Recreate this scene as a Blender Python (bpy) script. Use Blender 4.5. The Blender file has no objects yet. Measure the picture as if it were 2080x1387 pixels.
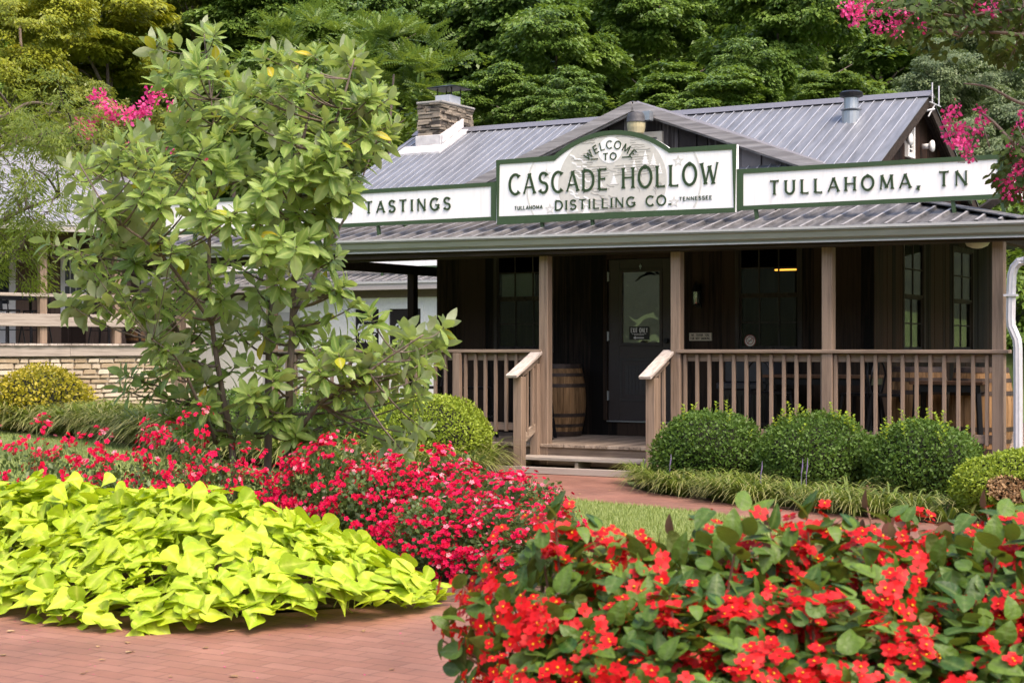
import bpy, math, random
import numpy as np
from mathutils import Vector, Matrix
R = math.radians
random.seed(7)
sc = bpy.context.scene
col = sc.collection

# ------------------------------------------------------------------ camera, sky, sun, exposure
EYE = 1.405
cam = bpy.data.cameras.new('camera')
cam_o = bpy.data.objects.new('camera', cam); col.objects.link(cam_o)
cam_o.location = (0, 0, EYE); cam_o.rotation_euler = (R(90), 0, 0)
cam.sensor_width = 36; cam.lens = 3311 / 2080 * 36; cam.shift_y = 12.5 / 2080
cam.clip_start = .05; cam.clip_end = 900
cam.dof.use_dof = True; cam.dof.focus_distance = 17.3; cam.dof.aperture_fstop = 8.0
sc.camera = cam_o
TH = R(30)
Uv = Vector((math.cos(TH), -math.sin(TH), 0)); Vv = Vector((math.sin(TH), math.cos(TH), 0))
HO = Vector((.388, 18.895, 0))                       # house origin: foot of the post left of the steps
SUN_EL, SUN_DIR = R(56), (Uv * .90 - Vv * .42).normalized()
w = bpy.data.worlds.new('World'); sc.world = w; w.use_nodes = True
nt = w.node_tree; bg = nt.nodes['Background']
sky = nt.nodes.new('ShaderNodeTexSky'); sky.sky_type = 'NISHITA'; sky.sun_disc = False
sky.sun_elevation = SUN_EL; sky.sun_rotation = math.atan2(SUN_DIR.x, SUN_DIR.y)
sky.air_density = 1.0; sky.dust_density = 3.0; sky.ozone_density = .6
nt.links.new(sky.outputs[0], bg.inputs[0]); bg.inputs[1].default_value = .15
sl = bpy.data.lights.new('sun', 'SUN'); sl.energy = 1.0; sl.angle = R(22); sl.color = (1, .93, .82)
so = bpy.data.objects.new('sun', sl); col.objects.link(so)
dv = Vector((SUN_DIR.x * math.cos(SUN_EL), SUN_DIR.y * math.cos(SUN_EL), math.sin(SUN_EL)))
so.rotation_euler = dv.to_track_quat('Z', 'Y').to_euler(); so.location = (0, 0, 40)
vs = sc.view_settings; vs.view_transform = 'Standard'; vs.look = 'None'; vs.exposure = 1.58; vs.gamma = 1; vs.use_white_balance = True; vs.white_balance_temperature = 7050; vs.white_balance_tint = 15
sc.cycles.max_bounces = 8; sc.cycles.transmission_bounces = 6; sc.cycles.transparent_max_bounces = 8
sc.cycles.sample_clamp_indirect = 6

# ------------------------------------------------------------------ helpers
def tag(o, label=None, cat=None, group=None, kind=None):
    for k, v in (('label', label), ('category', cat), ('group', group), ('kind', kind)):
        if v: o[k] = v
    return o
def empty(name, loc=(0, 0, 0), rz=0, label=None, cat=None, group=None, kind=None, parent=None):
    o = bpy.data.objects.new(name, None); col.objects.link(o)
    o.location = loc; o.rotation_euler = (0, 0, rz); o.empty_display_size = .1
    if parent: o.parent = parent
    return tag(o, label, cat, group, kind)
def link(name, me, parent=None):
    o = bpy.data.objects.new(name, me); col.objects.link(o)
    if parent: o.parent = parent
    return o
def copy_tree(o, parent=None):
    c = o.copy(); col.objects.link(c)
    if parent: c.parent = parent
    for ch in o.children: copy_tree(ch, c)
    return c
def W(u, v, z): return HO + Uv * u + Vv * v + Vector((0, 0, z))
def at(x, y, Z): return Vector(((x - 1040) / 3311 * Z, Z, EYE - (y - 706) / 3311 * Z))

class MB:
    def __init__(s): s.v = []; s.f = []; s.m = []
    def add(s, vs, fs, m=0):
        b = len(s.v); s.v += [tuple(p) for p in vs]
        for f in fs: s.f.append(tuple(b + i for i in f)); s.m.append(m)
        return s
    def box(s, x0, x1, y0, y1, z0, z1, m=0):
        vs = [(x0, y0, z0), (x1, y0, z0), (x1, y1, z0), (x0, y1, z0), (x0, y0, z1), (x1, y0, z1), (x1, y1, z1), (x0, y1, z1)]
        return s.add(vs, [(3, 2, 1, 0), (4, 5, 6, 7), (0, 1, 5, 4), (1, 2, 6, 5), (2, 3, 7, 6), (3, 0, 4, 7)], m)
    def bar(s, p, q, w, h, up=(0, 0, 1), m=0):           # box beam from p to q, w across, h along up
        p, q = Vector(p), Vector(q); d = (q - p).normalized(); up = Vector(up)
        x = d.cross(up)
        if x.length < 1e-4: x = d.cross(Vector((1, 0, 0)))
        x.normalize(); y = x.cross(d)
        vs = [a + x * (sx * w / 2) + y * (sy * h / 2) for a in (p, q) for sx, sy in ((-1, -1), (1, -1), (1, 1), (-1, 1))]
        return s.add(vs, [(0, 3, 2, 1), (4, 5, 6, 7), (0, 1, 5, 4), (1, 2, 6, 5), (2, 3, 7, 6), (3, 0, 4, 7)][:6], m)
    def tube(s, pts, r, n=8, m=0, cap=True):
        pts = [Vector(p) for p in pts]; k = len(pts)
        rs = r if isinstance(r, (list, tuple)) else [r] * k
        vs = []; x = None
        for i, p in enumerate(pts):
            d = (pts[min(i + 1, k - 1)] - pts[max(i - 1, 0)]).normalized()
            if x is None:
                x = d.cross(Vector((0, 0, 1)))
                if x.length < 1e-3: x = Vector((1, 0, 0))
            x = (x - d * x.dot(d)).normalized(); y = d.cross(x)
            for j in range(n):
                a = 2 * math.pi * j / n; vs.append(p + (x * math.cos(a) + y * math.sin(a)) * rs[i])
        fs = [(i * n + j, i * n + (j + 1) % n, (i + 1) * n + (j + 1) % n, (i + 1) * n + j) for i in range(k - 1) for j in range(n)]
        if cap: fs += [tuple(range(n))[::-1], tuple((k - 1) * n + j for j in range(n))]
        return s.add(vs, fs, m)
    def lathe(s, prof, n=20, c=(0, 0, 0), m=0):
        vs = [(c[0] + r * math.cos(2 * math.pi * j / n), c[1] + r * math.sin(2 * math.pi * j / n), c[2] + z) for r, z in prof for j in range(n)]
        k = len(prof)
        fs = [(i * n + j, i * n + (j + 1) % n, (i + 1) * n + (j + 1) % n, (i + 1) * n + j) for i in range(k - 1) for j in range(n)]
        return s.add(vs, fs + [tuple(range(n))[::-1], tuple((k - 1) * n + j for j in range(n))], m)
    def prism(s, poly, fn, d0, d1, m=0):                   # polygon (a,b) extruded in depth; fn(a,b,d) -> point
        n = len(poly); vs = [fn(a, b, d0) for a, b in poly] + [fn(a, b, d1) for a, b in poly]
        return s.add(vs, [tuple(range(n)), tuple(range(2 * n - 1, n - 1, -1))] + [((i + 1) % n, i, n + i, n + (i + 1) % n) for i in range(n)], m)
    def build(s, name, mats, parent=None, bevel=0, smooth=False):
        me = bpy.data.meshes.new(name); me.from_pydata(s.v, [], s.f)
        for m in (mats if isinstance(mats, (list, tuple)) else [mats]): me.materials.append(m)
        if len(me.materials) > 1: me.polygons.foreach_set('material_index', s.m)
        if smooth: me.polygons.foreach_set('use_smooth', [True] * len(me.polygons))
        me.validate(); me.update()
        o = link(name, me, parent)
        if bevel:
            b = o.modifiers.new('bevel', 'BEVEL'); b.width = bevel; b.segments = 1; b.limit_method = 'ANGLE'; b.angle_limit = R(50)
        return o

# scatter: a small template repeated with numpy into ONE mesh (leaves, blades, petals)
class Scatter:
    def __init__(s): s.V = []; s.F = []; s.T = []; s.E = []; s.n = 0
    def add(s, tv, tf, pos, rot, scale, tint=None, extra=None):
        k = len(pos)
        if not k: return
        tv = np.asarray(tv, float); tf = np.asarray(tf, int); n = len(tv)
        sca = np.asarray(scale, float).reshape(k, -1)
        loc = tv[None] * (sca[:, None, :] if sca.shape[1] == 3 else sca[:, :, None])
        v = np.einsum('kij,knj->kni', np.asarray(rot, float), loc) + np.asarray(pos, float)[:, None]
        s.V.append(v.reshape(-1, 3)); s.F.append((tf[None] + (np.arange(k) * n)[:, None, None] + s.n).reshape(-1, tf.shape[1])); s.n += k * n
        t = np.random.rand(k) if tint is None else np.asarray(tint, float)
        s.T.append(np.repeat(t, n)); s.E.append(np.tile(np.zeros(n) if extra is None else np.asarray(extra, float), k))
    def build(s, name, mat, parent=None, smooth=False):
        V = np.concatenate(s.V); T = np.concatenate(s.T); E = np.concatenate(s.E)
        me = bpy.data.meshes.new(name or 'crown')
        me.vertices.add(len(V)); me.vertices.foreach_set('co', V.ravel())
        L = np.concatenate([f.ravel() for f in s.F]); sz = np.concatenate([np.full(len(f), f.shape[1]) for f in s.F])
        me.loops.add(len(L)); me.loops.foreach_set('vertex_index', L)
        me.polygons.add(len(sz)); me.polygons.foreach_set('loop_start', np.concatenate([[0], np.cumsum(sz)[:-1]])); me.polygons.foreach_set('loop_total', sz)
        if smooth: me.polygons.foreach_set('use_smooth', np.ones(len(sz), bool))
        me.attributes.new('tint', 'FLOAT', 'POINT').data.foreach_set('value', T)
        me.attributes.new('rib', 'FLOAT', 'POINT').data.foreach_set('value', E)
        me.materials.append(mat); me.update()
        return link(name, me, parent) if name else me
def nrm(a): return a / np.maximum(np.linalg.norm(a, axis=-1, keepdims=True), 1e-9)
def frames(y, z):                                          # leaf frames: y = tip direction, z = face normal
    y = nrm(np.asarray(y, float)); z = np.asarray(z, float); x = nrm(np.cross(y, z)); z = np.cross(x, y)
    return np.stack([x, y, z], -1)
def rdir(rng, k): return nrm(rng.normal(size=(k, 3)))

# leaf templates (unit length along +y from the stalk)
def leaf_tpl(width, rows=5, fold=.12, bend=.18, pts=None):
    pts = pts or [(t, math.sin(math.pi * t ** .85) ** .8) for t in [i / rows for i in range(rows + 1)]]
    v = []; e = []
    for t, wd in pts:
        wd = max(wd, .04) * width / 2; zz = -bend * t * t
        v += [(-wd, t, zz + fold * wd * 2), (0, t, zz), (wd, t, zz + fold * wd * 2)]; e += [0, 1, 0]
    f = []
    for i in range(len(pts) - 1):
        a = i * 3; f += [(a, a + 1, a + 4, a + 3), (a + 1, a + 2, a + 5, a + 4)]
    return v, f, e
DIA = ([(0, 0, 0), (.28, .45, .06), (0, 1, -.1), (-.28, .45, .06)], [(0, 1, 2, 3)])
OVL = ([(0, 0, 0), (.26, .3, .07), (.24, .68, .03), (0, 1, -.1), (-.24, .68, .03), (-.26, .3, .07), (0, .5, -.02)],
       [(0, 1, 2, 6), (6, 2, 3, 3), (0, 6, 4, 5), (6, 3, 4, 4)])
OVLF = [(0, 1, 6), (1, 2, 6), (2, 3, 6), (3, 4, 6), (4, 5, 6), (5, 0, 6)]

# ------------------------------------------------------------------ materials
def nodes(name):
    m = bpy.data.materials.new(name); m.use_nodes = True; t = m.node_tree
    return m, t, t.nodes, t.links, t.nodes['Principled BSDF']
def ramp(N, a, b, p0=.3, p1=.7):
    r = N.new('ShaderNodeValToRGB'); r.color_ramp.elements[0].color = (*a, 1); r.color_ramp.elements[1].color = (*b, 1)
    r.color_ramp.elements[0].position = p0; r.color_ramp.elements[1].position = p1; return r
def mat(name, a, b=None, rough=.6, scale=8, stretch=(1, 1, 1), metal=0, bump=0, spec=.4, island=0, detail=8, p=(.3, .7), alpha=None, coat=0):
    m, t, N, L, P = nodes(name)
    P.inputs['Roughness'].default_value = rough; P.inputs['Metallic'].default_value = metal; P.inputs['Specular IOR Level'].default_value = spec
    if coat: P.inputs['Coat Weight'].default_value = coat
    b = b or tuple(c * .8 for c in a)
    tc = N.new('ShaderNodeTexCoord'); mp = N.new('ShaderNodeMapping'); mp.inputs['Scale'].default_value = stretch
    no = N.new('ShaderNodeTexNoise'); no.inputs['Scale'].default_value = scale; no.inputs['Detail'].default_value = detail; no.inputs['Roughness'].default_value = .65
    L.new(tc.outputs['Object'], mp.inputs[0]); L.new(mp.outputs[0], no.inputs[0])
    r = ramp(N, a, b, *p); out = r.outputs[0]
    f = no.outputs[0]
    if island:                                             # boards differ in tone: the grain is shifted and scaled per board
        g = N.new('ShaderNodeNewGeometry'); ad = N.new('ShaderNodeMath'); ad.operation = 'MULTIPLY_ADD'
        ad.inputs[1].default_value = island; L.new(g.outputs['Random Per Island'], ad.inputs[0])
        sb = N.new('ShaderNodeMath'); sb.operation = 'SUBTRACT'; sb.inputs[1].default_value = island / 2; L.new(f, sb.inputs[0]); L.new(sb.outputs[0], ad.inputs[2]); fr = ad.outputs[0]
        cx = N.new('ShaderNodeVectorMath'); cx.operation = 'ADD'; sc_ = N.new('ShaderNodeMath'); sc_.operation = 'MULTIPLY'; sc_.inputs[1].default_value = 37.; L.new(g.outputs['Random Per Island'], sc_.inputs[0])
        L.new(mp.outputs[0], cx.inputs[0]); L.new(sc_.outputs[0], cx.inputs[1]); L.new(cx.outputs[0], no.inputs[0])
    else: fr = f
    L.new(fr, r.inputs[0]); L.new(out, P.inputs['Base Color'])
    if bump:
        bp = N.new('ShaderNodeBump'); bp.inputs['Strength'].default_value = bump; bp.inputs['Distance'].default_value = .01
        L.new(f, bp.inputs['Height']); L.new(bp.outputs[0], P.inputs['Normal'])
    return m
def wood(name, a, b, axis, rough=.8, island=.35, bump=.5, sc_=1.):
    s = [26 * sc_] * 3; s['xyz'.index(axis)] = 1.3 * sc_
    return mat(name, a, b, rough=rough, scale=1, stretch=s, bump=bump, island=island, spec=.2, p=(.34, .68))
def leafmat(name, a, b, trans=(.25, .4, .05), tw=.35, rough=.5, under=None, rib=None, spec=.4, eye=None, bump=0):
    m, t, N, L, P = nodes(name)
    at_ = N.new('ShaderNodeAttribute'); at_.attribute_name = 'tint'
    r = ramp(N, a, b, 0, 1); L.new(at_.outputs['Fac'], r.inputs[0]); c = r.outputs[0]
    if rib:
        ar = N.new('ShaderNodeAttribute'); ar.attribute_name = 'rib'; pw = N.new('ShaderNodeMath'); pw.operation = 'POWER'; pw.inputs[1].default_value = 5
        L.new(ar.outputs['Fac'], pw.inputs[0]); mx = N.new('ShaderNodeMix'); mx.data_type = 'RGBA'; L.new(pw.outputs[0], mx.inputs[0]); L.new(c, mx.inputs[6]); mx.inputs[7].default_value = (*rib, 1); c = mx.outputs[2]
    if eye:                                                # parts marked with a tint above 1 (stamens) take this colour
        gt = N.new('ShaderNodeMath'); gt.operation = 'GREATER_THAN'; gt.inputs[1].default_value = 1.5; L.new(at_.outputs['Fac'], gt.inputs[0]); mx = N.new('ShaderNodeMix'); mx.data_type = 'RGBA'; L.new(gt.outputs[0], mx.inputs[0]); L.new(c, mx.inputs[6]); mx.inputs[7].default_value = (*eye, 1); c = mx.outputs[2]
    if under:
        g = N.new('ShaderNodeNewGeometry'); mx = N.new('ShaderNodeMix'); mx.data_type = 'RGBA'
        L.new(g.outputs['Backfacing'], mx.inputs[0]); L.new(c, mx.inputs[6]); mx.inputs[7].default_value = (*under, 1); c = mx.outputs[2]
    if bump:                                               # uneven blade: mottled colour and puckered surface
        tc = N.new('ShaderNodeTexCoord'); no = N.new('ShaderNodeTexNoise'); no.inputs['Scale'].default_value = bump; no.inputs['Detail'].default_value = 3; L.new(tc.outputs['Object'], no.inputs[0])
        bp = N.new('ShaderNodeBump'); bp.inputs['Strength'].default_value = .55; bp.inputs['Distance'].default_value = .012; L.new(no.outputs[0], bp.inputs['Height']); L.new(bp.outputs[0], P.inputs['Normal'])
        hs = N.new('ShaderNodeHueSaturation'); mr = N.new('ShaderNodeMapRange'); mr.inputs[1].default_value = .3; mr.inputs[2].default_value = .7; mr.inputs[3].default_value = .84; mr.inputs[4].default_value = 1.14; L.new(no.outputs[0], mr.inputs[0]); L.new(mr.outputs[0], hs.inputs['Value']); L.new(c, hs.inputs['Color']); c = hs.outputs[0]
    L.new(c, P.inputs['Base Color']); P.inputs['Roughness'].default_value = rough; P.inputs['Specular IOR Level'].default_value = spec
    tr = N.new('ShaderNodeBsdfTranslucent'); tr.inputs[0].default_value = (*trans, 1)
    mx = N.new('ShaderNodeMixShader'); mx.inputs[0].default_value = tw
    L.new(P.outputs[0], mx.inputs[1]); L.new(tr.outputs[0], mx.inputs[2]); L.new(mx.outputs[0], N['Material Output'].inputs[0])
    return m
def glass(name, tint=(.02, .02, .02), refl=.12, rough=.02, bump=0):
    m, t, N, L, P = nodes(name)
    tp = N.new('ShaderNodeBsdfTransparent'); gl = N.new('ShaderNodeBsdfGlossy'); gl.inputs['Roughness'].default_value = rough
    fr = N.new('ShaderNodeLayerWeight'); fr.inputs['Blend'].default_value = .35
    ad = N.new('ShaderNodeMath'); ad.operation = 'ADD'; ad.inputs[1].default_value = refl; ad.use_clamp = True
    L.new(fr.outputs['Fresnel'], ad.inputs[0]); mx = N.new('ShaderNodeMixShader')
    ml = N.new('ShaderNodeMath'); ml.operation = 'MULTIPLY'; ml.inputs[1].default_value = .8; L.new(ad.outputs[0], ml.inputs[0])
    L.new(ml.outputs[0], mx.inputs[0]); tp.inputs[0].default_value = (.75, .8, .78, 1); L.new(tp.outputs[0], mx.inputs[1]); L.new(gl.outputs[0], mx.inputs[2])
    if bump:
        no = N.new('ShaderNodeTexNoise'); no.inputs['Scale'].default_value = 4; no.inputs['Detail'].default_value = 1; no.inputs['Distortion'].default_value = .8
        tc = N.new('ShaderNodeTexCoord'); L.new(tc.outputs['Object'], no.inputs[0])
        bp = N.new('ShaderNodeBump'); bp.inputs['Strength'].default_value = bump; bp.inputs['Distance'].default_value = .02; L.new(no.outputs[0], bp.inputs['Height']); L.new(bp.outputs[0], gl.inputs['Normal'])
    L.new(mx.outputs[0], N['Material Output'].inputs[0])
    return m
def emis(name, c, s):
    m, t, N, L, P = nodes(name); P.inputs['Base Color'].default_value = (*c, 1); P.inputs['Emission Color'].default_value = (*c, 1); P.inputs['Emission Strength'].default_value = s
    return m
def plain(name, c, rough=.5, metal=0, spec=.4):
    return mat(name, c, tuple(x * .85 for x in c), rough=rough, metal=metal, spec=spec, scale=20)

grey_v = wood('weathered_wood_upright', (.10, .07, .05), (.285, .205, .148), 'z')
grey_u = wood('weathered_wood_along', (.105, .075, .054), (.295, .215, .157), 'x')
grey_w = wood('weathered_wood_across', (.18, .135, .10), (.42, .33, .25), 'y')
silver_u = wood('silvered_wood_along', (.15, .12, .098), (.39, .335, .285), 'x')
silver_v = wood('silvered_wood_upright', (.03, .025, .023), (.19, .17, .162), 'z', island=.8)
silver_w = wood('silvered_wood_across', (.25, .21, .18), (.55, .48, .42), 'y')
dark_v = wood('dark_plank_upright', (.004, .003, .0024), (.042, .026, .017), 'z', island=.5)
rust_v = wood('brown_plank_upright', (.022, .011, .007), (.085, .042, .026), 'z', island=.6)
rust_d = wood('shaded_plank_upright', (.008, .0045, .003), (.038, .019, .011), 'z', island=.6)  # same boards as the gable end, porch shade put into the colour
dark_u = wood('dark_timber', (.018, .013, .01), (.06, .044, .034), 'x')
trim_w = wood('dark_window_trim', (.02, .017, .014), (.075, .065, .055), 'z', island=0)
roof_m = mat('corrugated_steel', (.10, .107, .12), (.27, .282, .305), rough=.5, scale=1.6, stretch=(7, 1., 1.), metal=.35, bump=.05, p=(.2, .75))
def old_roof():
    m = mat('stained_steel', (.024, .0235, .0245), (.19, .188, .192), rough=.65, scale=1.6, stretch=(7, 1.3, 1.3), metal=.2, bump=.1, p=(.32, .68))
    return m
roof_old = old_roof()
rib_m = mat('lit_rib_steel', (.36, .37, .39), (.56, .57, .59), rough=.45, scale=2, stretch=(4, 1, 1), metal=.3)  # rib tops catching the light, put in as a paler colour
rib_o = mat('lit_porch_rib', (.17, .165, .165), (.46, .45, .45), rough=.55, scale=2.2, stretch=(3, 1.2, 1), metal=.2)  # highlight on the porch roof ribs painted into their colour
ridge_m = plain('ridge_cap_steel', (.2, .2, .22), .5, .4)
gutter_m = mat('painted_gutter', (.24, .26, .225), (.31, .32, .29), rough=.38, scale=3, stretch=(1, 8, 8), metal=.1)
gutter_lip = plain('bare_gutter_lip', (.62, .62, .62), .3, .3)
white_al = plain('white_aluminium', (.62, .62, .64), .35, .1)
galv = mat('galvanised_steel', (.38, .42, .45), (.55, .58, .6), rough=.35, metal=.8, scale=3)
black_m = plain('black_metal', (.012, .012, .014), .4, .3)
black_p = plain('black_paint', (.012, .011, .011), .35)
door_m = plain('charcoal_door_paint', (.048, .038, .034), .45)
green_m = plain('green_paint', (.045, .085, .036), .5)
letter_m = plain('dark_green_letters', (.028, .06, .02), .55)
sign_w = mat('white_sign_boards', (.89, .88, .86), (.74, .73, .69), rough=.6, scale=1.4, stretch=(11, 4, .7), p=(.5, .85))
art_m = plain('warm_grey_artwork', (.66, .64, .58), .6)
art_l = plain('grey_engraved_line', (.40, .37, .32), .6)
art_p = plain('pale_grey_artwork', (.70, .69, .64), .6)
white_m = plain('white_paint', (.8, .79, .76), .5)
cream_m = plain('cream_paint', (.62, .57, .47), .5)
glass_m = glass('window_glass', refl=.0)
film_m = glass('wavy_plastic_film', refl=.26, rough=.04, bump=.40)
dark_in = plain('dark_interior', (.02, .017, .015), .8)
seal_m = mat('white_sealant', (.64, .63, .62), (.42, .41, .41), rough=.7, scale=9, bump=.4)
lampg = mat('yellowed_lamp_glass', (.55, .5, .32), (.42, .36, .2), rough=.3, scale=4)
print_w = plain('white_print', (.75, .75, .74), .6)
sticker_w = plain('sticker_white', (.7, .68, .6), .6)
red_m = plain('sticker_red', (.35, .05, .03), .6)
barrel_m = wood('barrel_oak', (.10, .055, .024), (.42, .24, .11), 'z', island=0, sc_=.7)
hoop_m = mat('rusty_hoop', (.035, .03, .028), (.11, .07, .05), rough=.6, metal=.5, scale=9)
bark_m = mat('bark', (.085, .062, .05), (.21, .165, .135), rough=.9, scale=5, stretch=(5, 5, 1), bump=.6)
def stone(name, bx, by, c1, c2, mort, msize=.02):
    m, t, N, L, P = nodes(name)
    tc = N.new('ShaderNodeTexCoord'); no = N.new('ShaderNodeTexNoise'); no.inputs['Scale'].default_value = 6
    mx = N.new('ShaderNodeVectorMath'); mx.operation = 'SCALE'; mx.inputs['Scale'].default_value = .07; L.new(tc.outputs['Object'], no.inputs[0])
    sx = N.new('ShaderNodeSeparateXYZ'); cb = N.new('ShaderNodeCombineXYZ'); a = N.new('ShaderNodeMath'); L.new(tc.outputs['Object'], sx.inputs[0])
    L.new(sx.outputs[0], a.inputs[0]); L.new(sx.outputs[1], a.inputs[1]); L.new(a.outputs[0], cb.inputs[0]); L.new(sx.outputs[2], cb.inputs[1])
    ad = N.new('ShaderNodeVectorMath'); L.new(cb.outputs[0], ad.inputs[0]); L.new(no.outputs['Color'], mx.inputs[0]); L.new(mx.outputs[0], ad.inputs[1])
    br = N.new('ShaderNodeTexBrick'); br.inputs['Scale'].default_value = 1; br.inputs['Brick Width'].default_value = bx; br.inputs['Row Height'].default_value = by
    br.inputs['Mortar Size'].default_value = msize; br.inputs['Mortar Smooth'].default_value = .4; br.inputs['Color1'].default_value = (*c1, 1); br.inputs['Color2'].default_value = (*c2, 1); br.inputs['Mortar'].default_value = (*mort, 1); br.offset_frequency = 2; br.squash = .7; br.squash_frequency = 3
    L.new(ad.outputs[0], br.inputs[0]); n2 = N.new('ShaderNodeTexNoise'); n2.inputs['Scale'].default_value = 14; n2.inputs['Detail'].default_value = 6
    L.new(tc.outputs['Object'], n2.inputs[0]); mm = N.new('ShaderNodeMix'); mm.data_type = 'RGBA'; mm.blend_type = 'OVERLAY'; mm.inputs[0].default_value = .7; L.new(br.outputs[0], mm.inputs[6]); L.new(n2.outputs[0], mm.inputs[7]); L.new(mm.outputs[2], P.inputs['Base Color'])
    bp = N.new('ShaderNodeBump'); bp.invert = True; bp.inputs['Distance'].default_value = .03; L.new(br.outputs['Fac'], bp.inputs['Height'])
    b2 = N.new('ShaderNodeBump'); b2.inputs['Distance'].default_value = .02; b2.inputs['Strength'].default_value = .6; L.new(n2.outputs[0], b2.inputs['Height']); L.new(bp.outputs[0], b2.inputs['Normal']); L.new(b2.outputs[0], P.inputs['Normal'])
    P.inputs['Roughness'].default_value = .9
    return m
limestone = stone('cream_limestone', .36, .1, (.50, .41, .29), (.62, .55, .43), (.62, .58, .5))
def brick_floor():
    m, t, N, L, P = nodes('red_brick_paving')
    tc = N.new('ShaderNodeTexCoord'); mp = N.new('ShaderNodeMapping'); mp.inputs['Rotation'].default_value = (0, 0, R(32))
    br = N.new('ShaderNodeTexBrick'); br.inputs['Scale'].default_value = 1; br.inputs['Brick Width'].default_value = .21; br.inputs['Row Height'].default_value = .105
    br.inputs['Mortar Size'].default_value = .0022; br.inputs['Color1'].default_value = (.24, .108, .073, 1); br.inputs['Color2'].default_value = (.285, .137, .096, 1); br.inputs['Mortar'].default_value = (.12, .06, .043, 1)
    L.new(tc.outputs['Object'], mp.inputs[0]); L.new(mp.outputs[0], br.inputs[0])
    no = N.new('ShaderNodeTexNoise'); no.inputs['Scale'].default_value = 1.1; no.inputs['Detail'].default_value = 9; no.inputs['Roughness'].default_value = .7; L.new(tc.outputs['Object'], no.inputs[0])
    r = ramp(N, (.27, .27, .27), (.70, .67, .66), .28, .75); L.new(no.outputs[0], r.inputs[0])
    mm = N.new('ShaderNodeMix'); mm.data_type = 'RGBA'; mm.blend_type = 'OVERLAY'; mm.inputs[0].default_value = .75; L.new(br.outputs[0], mm.inputs[6]); L.new(r.outputs[0], mm.inputs[7]); L.new(mm.outputs[2], P.inputs['Base Color'])
    bp = N.new('ShaderNodeBump'); bp.invert = True; bp.inputs['Distance'].default_value = .004; L.new(br.outputs['Fac'], bp.inputs['Height']); L.new(bp.outputs[0], P.inputs['Normal'])
    P.inputs['Roughness'].default_value = .62; P.inputs['Specular IOR Level'].default_value = .45
    return m
brick_m = brick_floor()
soil_m = mat('bark_mulch', (.05, .028, .018), (.17, .095, .06), rough=.95, scale=26, bump=1)
turf_m = mat('turf_base', (.10, .155, .035), (.17, .22, .06), rough=.9, scale=3, bump=.3)
field_m = mat('far_field', (.06, .10, .025), (.12, .16, .05), rough=.95, scale=.4)
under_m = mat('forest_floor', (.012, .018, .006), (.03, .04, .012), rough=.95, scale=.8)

# ------------------------------------------------------------------ pixel helpers (only used to read positions off the photograph)
U0, VA = HO.dot(Uv), HO.dot(Vv)
def ray(x, y): return Vector(((x - 1040) / 3311, 1, -(y - 706) / 3311))
def loc(p): return (p.dot(Uv) - U0, p.dot(Vv) - VA, p.z + EYE)
def onv(x, y, v): r = ray(x, y); return loc(r * ((VA + v) / r.dot(Vv)))
def onu(x, y, u): r = ray(x, y); return loc(r * ((U0 + u) / r.dot(Uv)))
def onz(x, y, z): r = ray(x, y); return loc(r * ((z - EYE) / r.z))
def wz(x, y, z=0): r = ray(x, y); p = r * ((z - EYE) / r.z); return (p.x, p.y)

# ------------------------------------------------------------------ ground, paths, lawn, hills
def sheet(name, poly, z, m, kind='structure', sub=None):
    mb = MB(); mb.add([(x, y, z) for x, y in poly], [tuple(range(len(poly)))]); o = mb.build(name, m); return tag(o, kind=kind)
def hillz(x, y):
    a = max(0, y - 41 - 1.5 * math.sin(x * .11)) * .55
    d = math.hypot(x, y); b = max(0, d - 75) * .42
    return max(a, b) + (.5 * math.sin(x * .31) * math.sin(y * .27) if max(a, b) > 1 else 0)
def terrain():
    mb = MB(); n = 90; L = 170
    xs = [-L + 2 * L * i / n for i in range(n + 1)]
    vs = [(x, y, hillz(x, y) - .02) for y in xs for x in xs]
    fs = [(j * (n + 1) + i, j * (n + 1) + i + 1, (j + 1) * (n + 1) + i + 1, (j + 1) * (n + 1) + i) for j in range(n) for i in range(n)]
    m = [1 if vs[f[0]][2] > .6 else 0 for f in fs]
    mb.v = vs; mb.f = fs; mb.m = m
    tag(mb.build('ground', [field_m, under_m], smooth=True), kind='structure')
terrain()
def curve_pts(p, n=6):                                     # Catmull-Rom through p
    out = []
    for i in range(len(p) - 1):
        a, b, c, d = (np.array(p[max(min(j, len(p) - 1), 0)], float) for j in (i - 1, i, i + 1, i + 2))
        for k in range(n):
            t = k / n; out.append(tuple(.5 * ((2 * b) + (c - a) * t + (2 * a - 5 * b + 4 * c - d) * t * t + (3 * b - a - 3 * c + d) * t ** 3)))
    return out + [tuple(map(float, p[-1]))]
def inside(poly, x, y):
    r = False; n = len(poly)
    for i in range(n):
        x1, y1 = poly[i]; x2, y2 = poly[(i + 1) % n]
        if (y1 > y) != (y2 > y) and x < (x2 - x1) * (y - y1) / (y2 - y1) + x1: r = not r
    return r
lawn_poly = [(-14, 31)] + curve_pts([(-9.6, 29), (-8.8, 27.6), (-7.1, 25.6), (-6.2, 24.6), (-4.5, 21.7), (-3.2, 19.3), (-1.6, 17.6), (-.6, 16.9)]) + \
    curve_pts([(-.2, 16.6), (.1, 15.8), (.70, 14.86), (1.10, 14.45), (1.47, 14.01), (1.89, 13.45), (2.5, 12.3), (3.0, 10.6)]) + [(3.1, 9.6), (-.2, 9.6), (-3.5, 10.2), (-9, 12), (-16, 16)]
sheet('lawn', lawn_poly, .004, turf_m)
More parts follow.
